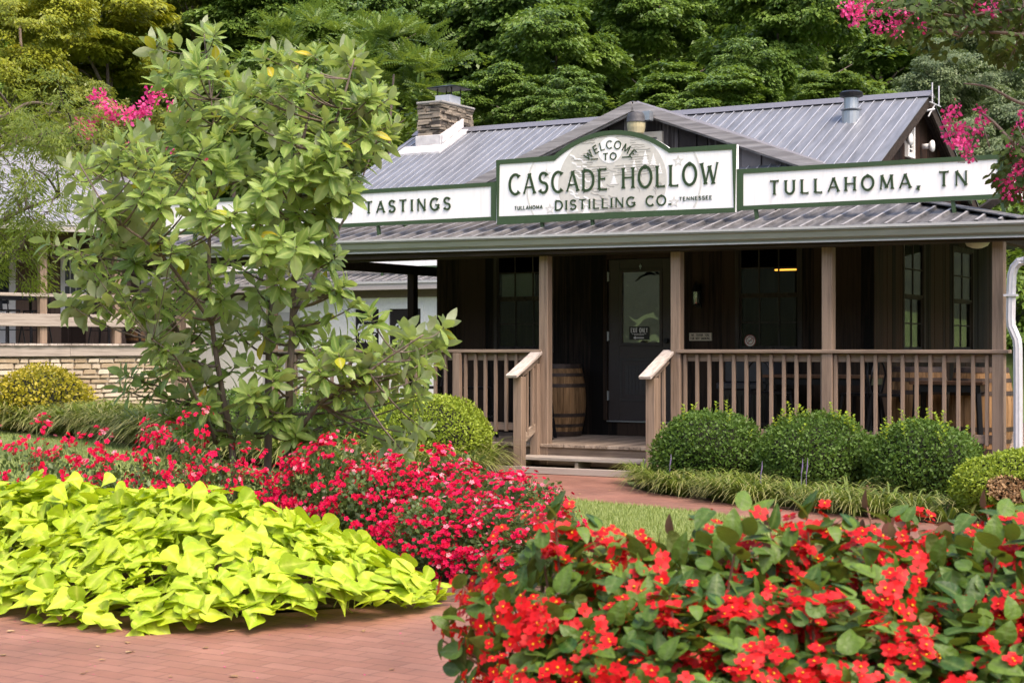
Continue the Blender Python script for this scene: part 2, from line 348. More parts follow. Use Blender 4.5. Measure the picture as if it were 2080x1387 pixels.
path_poly = curve_pts([(-.9, 17.0), (-.2, 16.6), (.1, 15.8), (.70, 14.86), (1.10, 14.45), (1.47, 14.01), (1.89, 13.45), (2.5, 12.3), (3.0, 10.6)]) + \
    [(4.6, 10.6)] + curve_pts([(4.2, 11.6), (3.4, 12.9), (2.18, 14.31), (1.80, 14.91), (1.43, 15.56), (1.2, 16.38), (1.22, 17.3)]) + [tuple(W(1.75, -.62, 0))[:2], tuple(W(-.6, -.62, 0))[:2]]
sheet('brick_path', path_poly, .008, brick_m)
plaza_poly = [(-9, -6), (9, -6), (9, 10.6), (4.6, 10.6), (3.0, 10.6)] + curve_pts([(1.6, 9.9), (.5, 9.3), (-.1, 8.95), (-.55, 8.95), (-.92, 8.72), (-1.68, 8.46), (-2.65, 8.95), (-3.6, 9.25), (-9, 11)])
sheet('brick_plaza', plaza_poly, .012, brick_m)
bed_poly = curve_pts([(-6, 10.9), (-3.4, 11.3), (-2.5, 12.4), (-1, 12.1), (.2, 11.2), (.55, 10.2), (.3, 9.2), (-.1, 8.93)]) + [(-.6, 9.0), (-.95, 8.75), (-1.68, 8.5), (-2.65, 9.0), (-3.6, 9.3), (-6, 10.2)]
sheet('mulch_bed', bed_poly, .010, soil_m)
borderL = curve_pts([(-14, 31), (-9.6, 29), (-8.8, 27.6), (-7.1, 25.6), (-6.2, 24.6), (-4.5, 21.7), (-3.2, 19.3), (-1.6, 17.6), (-.45, 17.25)]) + [tuple(W(-.45, -.1, 0))[:2], tuple(W(-4, -.1, 0))[:2], (-5, 26), (-8, 30), (-13, 33)]
sheet('border_soil', borderL, .009, soil_m)
borderR = curve_pts([(1.3, 17.2), (1.25, 16.4), (1.46, 15.6), (1.83, 14.95), (2.2, 14.35), (3.45, 12.95), (4.3, 11.6)]) + [(8, 11), (8, 15)] + [tuple(W(5.3, -.1, 0))[:2], tuple(W(1.7, -.1, 0))[:2]]
sheet('border_ground', borderR, .0095, soil_m)

# ------------------------------------------------------------------ the wooden visitor house
HR = -TH
house = empty('porch_house', HO, HR, 'dark plank house with grey steel roofs, a front gable and a long railed porch', 'house')
rnd = random.Random(3)
def planks(mb, a0, a1, z0, zt, face, thick, op=(), bw=.2, axis='x', sg=-1, jit=.006, gp_=.0015):
    cuts = {a0, a1}
    for o in op: cuts |= {o[0], o[1]}
    cuts = sorted(c for c in cuts if a0 <= c <= a1)
    for s, e in zip(cuts[:-1], cuts[1:]):
        n = max(1, round((e - s) / bw)); ed = [s + (e - s) * (i + (rnd.uniform(-.25, .25) if 0 < i < n else 0)) / n for i in range(n + 1)]
        for p, q in zip(ed[:-1], ed[1:]):
            p += gp_; q -= gp_; segs = [(z0, None)]
            for o in op:
                if o[0] - .01 <= p and q <= o[1] + .01: segs = [(z0, o[2]), (o[3], None)]
            for lo, hi in segs:
                if hi is not None and hi - lo < .02: continue
                f = face + sg * rnd.uniform(0, jit); b = face - sg * thick
                t0 = hi if hi is not None else zt(p); t1 = hi if hi is not None else zt(q)
                pts = [(p, f, lo), (q, f, lo), (q, b, lo), (p, b, lo), (p, f, t0), (q, f, t1), (q, b, t1), (p, b, t0)]
                if axis == 'y': pts = [(y, x, z) for x, y, z in pts]
                mb.add(pts, [(3, 2, 1, 0), (4, 5, 6, 7), (0, 1, 5, 4), (1, 2, 6, 5), (2, 3, 7, 6), (3, 0, 4, 7)])
UC, UL, VF = 3.3, -2.71, 1.9
RV, RZ, RS = 3.55, 4.55, .51
roofz = lambda v: RZ - RS * abs(v - RV)
prz = lambda v: 2.64 + .24 * (v + .32)
gz = lambda u: 4.40 - .37 * abs(u - .42)
DU0, DU1 = -.143, .745
wl, wr = (-1.77, -.97, 1.39, 2.72), (1.63, 2.38, 1.39, 2.70)
sw1, sw2 = (3.08, 3.93, 1.38, 2.72), (5.35, 6.35, 1.38, 2.72)
mb = MB(); planks(mb, UL, UC, .26, lambda u: 3.2, VF, .05, [(DU0 - .07, DU1 + .07, .485, 2.57), wl, wr], .19)
mb.build('front_wall', dark_v, house)
mb = MB(); planks(mb, 1.36, 5.74, 3.16, lambda v: roofz(v) - .03, UC, .05, (), .17, 'y', 1); mb.build('gable_end', rust_v, house); mb = MB()
planks(mb, VF, 5.6, .26, lambda v: 3.15, UC, .05, [sw1, (5.35, 5.6, 1.38, 2.72)], .17, 'y', 1)
planks(mb, 5.6, 8.0, .26, lambda v: 3.1, UC, .05, [(5.6, 6.35, 1.38, 2.72)], .17, 'y', 1)
mb.build('side_wall', rust_d, house)
mb = MB(); planks(mb, VF + .05, 8, .26, lambda v: 2.9, UL, .05, (), .2, 'y', -1); planks(mb, UL, UC, .2, lambda u: 3.2, 8.05, .05, (), .25, 'x', 1)
planks(mb, 1.36, 5.6, 2.9, lambda v: roofz(v) - .03, -3.9, .05, (), .2, 'y', -1)
mb.build('rear_wall', dark_v, house)
mb = MB(); mb.box(UL + .06, UC - .06, VF + .06, 8, .2, .29); mb.box(UL + .06, UC - .06, VF + .06, 8, 3.02, 3.08); mb.build('inner_floor', dark_in, house)
mb = MB(); planks(mb, -2.1, 3.05, 2.8, lambda u: gz(u) - .05, 1.60, .05, [(.23, .74, 3.5, 4.03)], .21, 'x', -1, .03, .007)
mb.build('gable_wall', silver_v, house)
mb = MB(); mb.prism([(-2.1, 2.8), (3.05, 2.8), (3.05, gz(3.05) - .06), (.42, gz(.42) - .06), (-2.1, gz(-2.1) - .06)], lambda a, b, d: (a, d, b), 1.64, 1.70); mb.build('gable_backing', dark_in, house)
mb = MB(); mb.box(.20, .77, 1.54, 1.585, 3.97, 4.04); mb.box(.70, .77, 1.54, 1.585, 3.5, 3.97); mb.box(.20, .27, 1.54, 1.585, 3.5, 3.97)
o = mb.build('gable_vent', cream_m, house)
mb = MB()
for i in range(6): mb.bar((.27, 1.585, 3.6 + i * .07), (.70, 1.585, 3.6 + i * .07), .05, .012, (0, .5, 1))
mb.build('louver', plain('grey_louver', (.3, .32, .35)), o)

def ribbed(mb, prof, b0, b1, fn, th=.012):
    vs = []; fs = []; ms = []
    for a, h in prof:
        p, q = b0(a), b1(a); vs += [fn(a, p, h), fn(a, q, h), fn(a, p, h - th), fn(a, q, h - th)]
    for i in range(len(prof) - 1):
        a, b = i * 4, i * 4 + 4
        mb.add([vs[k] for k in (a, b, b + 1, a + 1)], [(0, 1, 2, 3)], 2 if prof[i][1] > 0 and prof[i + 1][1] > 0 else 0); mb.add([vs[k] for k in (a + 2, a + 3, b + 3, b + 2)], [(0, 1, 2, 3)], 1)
        mb.add([vs[k] for k in (a, a + 2, b + 2, b)], [(0, 1, 2, 3)], 0); mb.add([vs[k] for k in (a + 1, b + 1, b + 3, a + 3)], [(0, 1, 2, 3)], 0)
    mb.add(vs[:4], [(0, 1, 3, 2)], 0); mb.add(vs[-4:], [(0, 2, 3, 1)], 0)
def profile(a0, a1, step, rh, rw=.05, extra=()):
    p = [(a0, 0)]; k = math.ceil((a0 + .04) / step)
    while k * step < a1 - .04:
        c = k * step; p += [(c - rw / 2, 0), (c - rw / 4, rh), (c + rw / 4, rh), (c + rw / 2, 0)]; k += 1
    p = sorted(p + [(a1, 0)] + [(e, 0) for e in extra])
    return p
# main roof: two slopes, ridge cap, rake boards
mb = MB(); pr = profile(-4.12, 3.5, .1345, .016, .022)
ribbed(mb, pr, lambda a: 1.25, lambda a: RV, lambda a, b, h: (a, b, roofz(b) + h)); ribbed(mb, pr, lambda a: RV, lambda a: 5.95, lambda a, b, h: (a, b, roofz(b) + h))
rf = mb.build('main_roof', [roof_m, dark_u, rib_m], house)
mb = MB(); mb.add([(-4.13, RV - .13, RZ - .04), (-4.13, RV, RZ + .045), (-4.13, RV + .13, RZ - .04), (3.52, RV - .13, RZ - .04), (3.52, RV, RZ + .045), (3.52, RV + .13, RZ - .04)], [(0, 3, 4, 1), (1, 4, 5, 2), (0, 1, 2), (5, 4, 3), (0, 2, 5, 3)]); mb.build('ridge_cap', ridge_m, rf)
for u in (3.47, -4.1):
    for v in (1.25, 5.95): mb = MB(); mb.bar((u, v, roofz(v) - .09), (u, RV, RZ - .09), .03, .13, (0, 0, 1)); mb.build('rake_board', dark_u, rf)
# front gable roof
mb = MB(); GL, GR = -2.42, 3.26
for s, a0, a1 in ((-1, GL, .42), (1, .42, GR)):
    pr = [(b, h) for b, h in profile(1.45, 3.5, .2286, .018)]
    ribbed(mb, pr, (lambda b: GL) if s < 0 else (lambda b: .42), (lambda b: .42) if s < 0 else (lambda b: GR), lambda b, a, h: (a, b, gz(a) + h + .02))
gr = mb.build('gable_roof', [ridge_m, dark_u, ridge_m], house)
fas = wood('grey_fascia', (.20, .19, .185), (.42, .40, .39), 'x', island=0)
for a in (GL, GR): mb = MB(); mb.bar((a, 1.45, gz(a) - .04), (.42, 1.45, gz(.42) - .04), .035, .115, (0, 0, 1)); mb.bar((a, 1.49, gz(a) - .10), (.42, 1.49, gz(.42) - .10), .035, .05, (0, 0, 1)); mb.build('rake_board', fas, gr)
# porch roof with a hip at the corner
EU, EV, HU = 5.52, -.32, UC
def topv(a): return VF - .0 if a <= HU else VF - (a - HU) * (VF - EV) / (EU - HU)
mb = MB(); ribbed(mb, profile(-6.3, EU, .2286, .03, .06, (HU,)), lambda a: EV, lambda a: max(topv(a), EV + .001), lambda a, b, h: (a, b, prz(b) + h))
sz = lambda u: 2.64 + .24 * (VF - EV) / (EU - HU) * (EU - u)
ribbed(mb, profile(EV, 8.2, .2286, .022, .06, (VF,)), lambda b: EU, lambda b: HU if b >= VF else EU - .001 - (b - EV) * (EU - HU) / (VF - EV), lambda b, a, h: (a, b, sz(a) + h))
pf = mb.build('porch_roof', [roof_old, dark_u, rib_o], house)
mb = MB(); mb.bar((EU, EV, 2.665), (HU, VF, 3.205), .22, .012, (0, 0, 1)); mb.build('hip_cap', roof_old, pf)
# gutter, sloping a little to the downspout
gp = [(-.30, 2.655), (-.425, 2.655), (-.43, 2.63), (-.405, 2.615), (-.39, 2.56), (-.345, 2.535), (-.345, 2.515), (-.30, 2.515)]
mb = MB(); gs = lambda u: -.0082 * (u - 1.8)
def sweep(mb, poly, p, q, f, m=0):
    n = len(poly); vs = [f(a, b, p) for a, b in poly] + [f(a, b, q) for a, b in poly]
    mb.add(vs, [tuple(range(n)), tuple(range(2 * n - 1, n - 1, -1))] + [((i + 1) % n, i, n + i, n + (i + 1) % n) for i in range(n)], m)
sweep(mb, gp, -6.32, 5.63, lambda a, b, u: (u, a, b + gs(u)))
gt = mb.build('gutter', gutter_m, house)
mb = MB()
for (a, b, w_, h_) in ((-.432, 2.656, .02, .026), (-.349, 2.515, .014, .014)):
    mb.bar((-6.33, a, b + gs(-6.33)), (5.64, a, b + gs(5.64)), w_, h_)
mb.build('gutter_lip', gutter_lip, gt)
mb = MB(); mb.bar((-6.28, -.27, 2.57), (5.5, -.27, 2.53), .03, .16); mb.bar((-6.2, -.05, 2.525), (5.25, -.05, 2.525), .10, .13); mb.bar((5.19, .03, 2.525), (5.19, 8, 2.525), .1, .13); mb.bar((-3.96, .03, 2.525), (-3.96, 7.5, 2.525), .1, .13)
mb.build('porch_beam', dark_u, house)
mb = MB()
for i in range(20): u = -6.2 + i * .61; mb.bar((u, -.25, prz(-.25) - .07), (u, VF, prz(VF) - .07), .04, .09)
mb.build('rafter', dark_u, house)
# downspout
def fluted(mb, pts, r, n=16):
    k0 = len(mb.v); mb.tube(pts, r, n)
    k = len(pts)
    for i in range(k):
        c = Vector(pts[i])
        for j in range(1, n, 2):
            q = Vector(mb.v[k0 + i * n + j]); mb.v[k0 + i * n + j] = tuple(c + (q - c) * .86)
mb = MB(); dp = [onv(x, y, -.2) for x, y in ((2110, 528), (2085, 529), (2070, 532), (2060, 543), (2055.5, 558), (2054, 590), (2053, 648), (2054, 662), (2060, 676), (2066, 690), (2067.5, 706), (2068, 800))]
dp[0] = (dp[0][0], -.36, dp[0][2]); dp.append((dp[-1][0], dp[-1][1], .02)); fluted(mb, dp, .046); ds = mb.build('downspout', white_al, house)
mb = MB(); c = Vector(onv(2053.5, 600, -.2)); mb.box(c.x - .06, c.x + .06, c.y - .055, c.y + .055, c.z - .01, c.z + .012); mb.build('strap', white_al, ds)
# posts
for u, v, m_ in ((.03, -.05, grey_v), (1.69, -.05, grey_v), (3.425, -.05, grey_v), (5.19, -.05, grey_v), (-3.96, -.05, grey_v), (-5.5, -.05, grey_v), (-3.96, 3.2, dark_v), (5.19, 4, grey_v)):
    mb = MB(); mb.box(u - .058, u + .058, v - .058, v + .058, .02, 2.462); mb.build('porch_post', m_, house, .006)
# deck
mb = MB(); u = -4.02
while u < 5.28: mb.box(u, u + .135, -.125 - rnd.uniform(0, .014), VF - .01, .262, .30); u += .1395
v = VF
while v < 8: mb.box(UC + .01, 5.3, v, v + .135, .262, .30); v += .1395
mb.build('porch_deck', grey_w, house, .004)
mb = MB(); mb.box(-4.02, 5.28, -.10, -.06, .05, .258); mb.build('rim_joist', grey_u, house)
# railings
def railing(u0, u1, newel=()):
    root = empty('porch_railing', parent=house)
    mb = MB(); mb.bar((u0 - .05, -.055, 1.365), (u1 + .05, -.055, 1.365), .15, .038); mb.build('top_rail', grey_u, root, .005)
    mb = MB(); mb.bar((u0, -.022, 1.298), (u1, -.022, 1.298), .036, .088); mb.build('under_rail', grey_u, root, .004)
    mb = MB(); mb.bar((u0, -.022, .485), (u1, -.022, .485), .036, .088); mb.build('bottom_rail', grey_u, root, .004)
    n = round((u1 - u0) / .1435)
    mb = MB(); mb.box(-.0185, .0185, -.0185, .0185, .425, 1.335)
    first = None
    for i in range(n + 1):
        u = u0 + .03 + (u1 - u0 - .06) * i / n + rnd.uniform(-.004, .004)
        if first is None: first = mb.build('baluster', grey_v, root, .004); c = first
        else: c = first.copy(); col.objects.link(c)
        c.location = (u, -.062, rnd.uniform(-.006, .004)); c.rotation_euler = (0, 0, 0)
    for u in newel:
        mb = MB(); mb.box(u - .05, u + .05, -.15, -.085, .3, 1.34); mb.build('newel', grey_v, root, .005)
railing(1.76, 5.25); railing(-3.88, -.04, (-1.13,))
# steps with their two stair rails
st = empty('porch_steps', parent=house)
mb = MB(); mb.box(-.155, 1.74, -.47, -.13, .135, .172); mb.build('tread', silver_u, st, .004)
mb = MB(); mb.box(-.33, 1.68, -.80, -.755, .012, .085); mb.box(-.33, 1.68, -.752, -.66, .012, .05); mb.build('sill_board', silver_u, st, .004)
for u in (-.15, .62, 1.30): mb = MB(); mb.box(u, u + .04, -.45, -.11, .01, .132); mb.build('stringer', grey_w, st)
mb = MB(); mb.box(-.1, 1.7, -.16, -.13, .01, .06); mb.build('riser', dark_u, st)
for s, u in ((0, -.055), (1, 1.60)):
    hr = empty('stair_rail', parent=st)
    mb = MB(); mb.bar((u, -.70, 1.08), (u, -.06, 1.365), .145, .036); mb.build('top_rail', silver_w, hr, .005)
    mb = MB(); mb.bar((u, -.48, 1.115), (u, -.11, 1.275), .036, .088); mb.build('under_rail', grey_w, hr); mb = MB(); mb.bar((u, -.45, .36), (u, -.11, .51), .036, .088); mb.build('bottom_rail', grey_w, hr)
    mb = MB(); mb.box(u - .055, u + .055, -.565, -.455, .01, 1.075); mb.build('newel', grey_v, hr, .006)
    for k in range(2):
        mb = MB(); y = -.345 + k * .13; mb.box(u - .0185, u + .0185, y - .0185, y + .0185, .40 + k * .055, 1.13 + k * .055); mb.build('baluster', grey_v, hr, .004)
    if not s: mb = MB(); mb.box(u - .055, u + .05, -.175, -.112, .14, 1.22); mb.build('newel', grey_v, hr, .006)
# door
dr = empty('door', parent=house)
mb = MB(); gl = (.057, .567, 1.467, 2.35); y0, y1 = VF + .012, VF + .055
mb.box(DU0, gl[0] - .04, y0, y1, .49, 2.513); mb.box(gl[1] + .04, DU1, y0, y1, .49, 2.513); mb.box(gl[0] - .04, gl[1] + .04, y0, y1, gl[3] + .04, 2.513); mb.box(gl[0] - .04, gl[1] + .04, y0, y1, .49, gl[2] - .04)
mb.build('door_leaf', door_m, dr, .003)
mb = MB()
for a, b, c, d in ((gl[0] - .04, gl[1] + .04, gl[3], gl[3] + .04), (gl[0] - .04, gl[1] + .04, gl[2] - .04, gl[2]), (gl[0] - .04, gl[0], gl[2], gl[3]), (gl[1], gl[1] + .04, gl[2], gl[3])): mb.box(a, b, VF, VF + .03, c, d)
mb.build('glazing_bead', door_m, dr, .004)
mb = MB(); mb.box(gl[0], gl[1], VF + .02, VF + .026, gl[2], gl[3]); mb.build('glass_pane', film_m, dr)
mb = MB(); mb.box(gl[0], gl[1], VF + .05, VF + .055, gl[2], gl[3]); mb.build('backing_panel', dark_in, dr)
mb = MB(); pa = (.02, .59, .73, 1.27)
for a, b, c, d in ((pa[0], pa[1], pa[3] - .03, pa[3]), (pa[0], pa[1], pa[2], pa[2] + .03), (pa[0], pa[0] + .03, pa[2] + .03, pa[3] - .03), (pa[1] - .03, pa[1], pa[2] + .03, pa[3] - .03)): mb.box(a, b, y0 - .01, y0 - .0005, c, d)
n = 9
for i in range(n): a = pa[0] + .08 + i * .047; mb.box(a, a + .041, y0 - .007, y0 - .0005, pa[2] + .09, pa[3] - .09)
mb.build('door_panel', plain('charcoal_panel', (.05, .046, .044), .4), dr, .004)
mb = MB(); mb.box(DU0 - .06, DU0 - .005, VF - .022, VF + .05, .49, 2.58); mb.box(DU1 + .005, DU1 + .06, VF - .022, VF + .05, .49, 2.58); mb.box(DU0 - .06, DU1 + .06, VF - .022, VF + .05, 2.52, 2.58); mb.build('door_frame', dark_v, dr)
mb = MB(); mb.box(DU0, DU1, VF - .04, VF + .05, .472, .487); mb.build('threshold', galv, dr); 
for z in (.8, 1.55, 2.3): mb = MB(); mb.box(DU0 - .012, DU0 + .014, VF - .012, VF + .01, z - .055, z + .055); mb.tube([(DU0, VF - .012, z - .06), (DU0, VF - .012, z + .06)], .008, 8); mb.build('hinge', galv, dr)
for z, r in ((1.49, .033), (1.36, .03)):
    mb = MB(); mb.tube([(DU1 - .075, VF + .012, z), (DU1 - .075, VF - .05, z)], [r, r * .9], 14); mb.build('door_knob', black_m, dr)
mb = MB(); mb.tube([(.31, VF + .0, 2.42), (.31, VF - .004, 2.42)], .018, 10); mb.tube([(.31, VF - .002, 2.45), (.31, VF - .004, 2.385)], .007, 6); mb.build('door_hook', galv, dr)
# windows
def window(a0, a1, z0, z1, cols, axis='x', face=VF, sg=-1, parent=house, shade=None):
    root = empty('window', parent=parent); zm = (z0 + z1) / 2 - .02
    f = (lambda a, d, z: (a, face + sg * d, z)) if axis == 'x' else (lambda a, d, z: (face + sg * d, a, z))
    def bx(mb, p, q, d0, d1, lo, hi):
        A, B = f(p, d0, lo), f(q, d1, hi); mb.box(min(A[0], B[0]), max(A[0], B[0]), min(A[1], B[1]), max(A[1], B[1]), lo, hi)
    mb = MB(); w_ = .05
    bx(mb, a0 - w_, a0, -.04, .014, z0 - w_, z1 + w_); bx(mb, a1, a1 + w_, -.04, .014, z0 - w_, z1 + w_); bx(mb, a0, a1, -.04, .014, z1, z1 + w_); bx(mb, a0, a1, -.04, .03, z0 - w_, z0); mb.build('window_frame', trim_w, root)
    for lo, hi, d in ((zm, z1, 0.0), (z0, zm, -.02)):
        mb = MB(); t = .022
        bx(mb, a0, a1, d - .025, d, lo, lo + t + .012); bx(mb, a0, a1, d - .025, d, hi - t, hi); bx(mb, a0, a0 + t, d - .025, d, lo + t + .012, hi - t); bx(mb, a1 - t, a1, d - .025, d, lo + t + .012, hi - t)
        for i in range(1, cols): a = a0 + (a1 - a0) * i / cols; bx(mb, a - .008, a + .008, d - .022, d - .003, lo + t + .012, hi - t)
        z = (lo + hi) / 2; bx(mb, a0 + t, a1 - t, d - .021, d - .004, z - .008, z + .008)
        mb.build('sash', trim_w, root)
        mb = MB(); bx(mb, a0 + t, a1 - t, d - .016, d - .012, lo + t, hi - t); mb.build('pane', glass_m, root)
    if shade:
        mb = MB(); bx(mb, shade[0], shade[1], -.075, -.07, shade[2], shade[3]); mb.build('reflection_panel', plain('grey_reflection', (.5, .5, .52)), root)  # pale panel behind the panes, painted in for the sky's reflection
window(*wl, 3, shade=(-1.74, -1.24, 2.06, 2.38)); window(*wr, 3)  # left window gets the panel that imitates a bright reflection
window(*sw1, 2, 'y', UC, 1); window(*sw2, 2, 'y', UC, 1)
# chimney of stacked fieldstone
CU0, CU1, CV0, CV1, CZ0, CZ1 = -3.745, -3.35, 3.0, 3.88, 4.0, 4.885
ch = empty('chimney', parent=house)
mb = MB(); mb.box(CU0 + .05, CU1 - .05, CV0 + .05, CV1 - .05, CZ0, CZ1 - .02); z = CZ0
while z < CZ1 - .02:
    h = rnd.choice((.03, .04, .05, .065, .08)); h = min(h, CZ1 - z)
    for side in range(4):
        a0, a1 = ((CU0, CU1), (CV0, CV1))[side % 2]; a = a0
        while a < a1 - .02:
            L_ = rnd.uniform(.07, .27); e = min(a + L_, a1)
            if a1 - e < .06: e = a1
            d = rnd.uniform(-.012, .02); g = .004
            f = {0: lambda p, q: (p, CV0 - q), 1: lambda p, q: (CU1 + q, p), 2: lambda p, q: (p, CV1 + q), 3: lambda p, q: (CU0 - q, p)}[side]
            A, B = f(a + g, d), f(e - g, -.06); j = lambda: rnd.uniform(-.008, .008)
            k0 = len(mb.v); mb.box(min(A[0], B[0]), max(A[0], B[0]), min(A[1], B[1]), max(A[1], B[1]), z + g + j(), z + h - g * .5)
            for i in range(k0, len(mb.v)): q = mb.v[i]; mb.v[i] = (q[0] + j(), q[1] + j(), q[2] + j() * .8)
            a = e
    z += h
mb.build('chimney_stack', mat('fieldstone', (.05, .042, .035), (.30, .25, .19), rough=.9, scale=7, island=.9, bump=.8, p=(.2, .8)), ch, .006)
mb = MB(); mb.box(CU0 - .02, CU1 + .03, CV0 - .01, CV1 + .02, CZ1, CZ1 + .035); mb.build('mortar_top', plain('mortar', (.3, .29, .27), .9), ch, .01)
fc = -3.50
mb = MB(); mb.box(fc - .10, fc + .14, CV0 + .25, CV0 + .55, CZ1 + .03, CZ1 + .15); mb.build('flue', plain('pale_flue', (.55, .58, .62), .4, .3), ch)
mb = MB()
for x in (-.12, .12):
    for y in (.34, .58): mb.tube([(fc + x, CV0 + y, CZ1 + .16), (fc + x, CV0 + y, CZ1 + .27)], .009, 6)
c = (fc, CV0 + .46, CZ1 + .30); mb.add([(c[0] + x * .25, c[1] + y * .22, CZ1 + .262) for x, y in ((-1, -1), (1, -1), (1, 1), (-1, 1))] + [(c[0] + x * .25, c[1] + y * .22, CZ1 + .275) for x, y in ((-1, -1), (1, -1), (1, 1), (-1, 1))] + [(c[0], c[1], CZ1 + .33)], [(3, 2, 1, 0), (0, 1, 5, 4), (1, 2, 6, 5), (2, 3, 7, 6), (3, 0, 4, 7), (4, 5, 8), (5, 6, 8), (6, 7, 8), (7, 4, 8)])
mb.build('rain_cap', black_m, ch)
mb = MB(); mb.box(CU0 - .02, CU1 + .02, CV0 - .03, CV0 + .02, 4.15, 4.43)
rp = lambda u, v, h: (u, v, roofz(v) + h)
def slab(mb, u0, u1, v0, v1, h0, h1):
    mb.add([rp(u0, v0, h0), rp(u1, v0, h0), rp(u1, v1, h0), rp(u0, v1, h0), rp(u0, v0, h1), rp(u1, v0, h1), rp(u1, v1, h1), rp(u0, v1, h1)], [(3, 2, 1, 0), (4, 5, 6, 7), (0, 1, 5, 4), (1, 2, 6, 5), (2, 3, 7, 6), (3, 0, 4, 7)])
slab(mb, CU0 - .2, CU1 + .16, 2.72, 2.97, -.01, .035); slab(mb, CU1 + .022, CU1 + .17, 2.972, RV - .02, -.01, .036); slab(mb, CU1 - .01, CU1 + .05, 2.98, RV, .04, .17)
mb.build('flashing', seal_m, ch, .008)
# vent pipe, louvre, lamps on the right gable
def roofhit(x, y):
    r = ray(x, y); k = lambda v: RZ - RS * (RV - v) ; lo, hi = 15., 30.
    for _ in range(60):
        t = (lo + hi) / 2; p = loc(r * t)
        if p[2] > k(p[1]): lo = t
        else: hi = t
    return p
c = roofhit(1729, 244); mb = MB(); mb.lathe([(.115, -.06), (.115, .10), (.095, .11), (.09, .12), (.09, .12)], 18, c); mb.lathe([(.13, .12), (.135, .13), (.09, .135), (.088, .27)], 18, c)
o = mb.build('vent_pipe', galv, house, smooth=False); mb = MB(); mb.lathe([(.10, .27), (.14, .285), (.145, .33), (.11, .35), (.02, .36)], 18, c); mb.build('vent_cap', black_m, o)
def gv(x, y): return onu(x, y, UC + .03)
a, b = gv(1842, 318), gv(1856, 237); root = empty('gable_louver', parent=house)
mb = MB(); v0, v1, z0, z1 = a[1], b[1], a[2], b[2]
for p, q, lo, hi in ((v0, v0 + .05, z0, z1), (v1 - .05, v1, z0, z1), (v0 + .05, v1 - .05, z1 - .04, z1), (v0 + .05, v1 - .05, z0, z0 + .04)): mb.box(UC + .004, UC + .05, p, q, lo, hi)
mb.build('louver_frame', white_m, root); mb = MB(); n = 9
for i in range(n): z = z0 + .06 + (z1 - z0 - .12) * i / (n - 1); mb.bar((UC + .022, v0 + .05, z), (UC + .022, v1 - .05, z), .035, .007, (.8, 0, 1))
mb.build('slat', white_m, root)

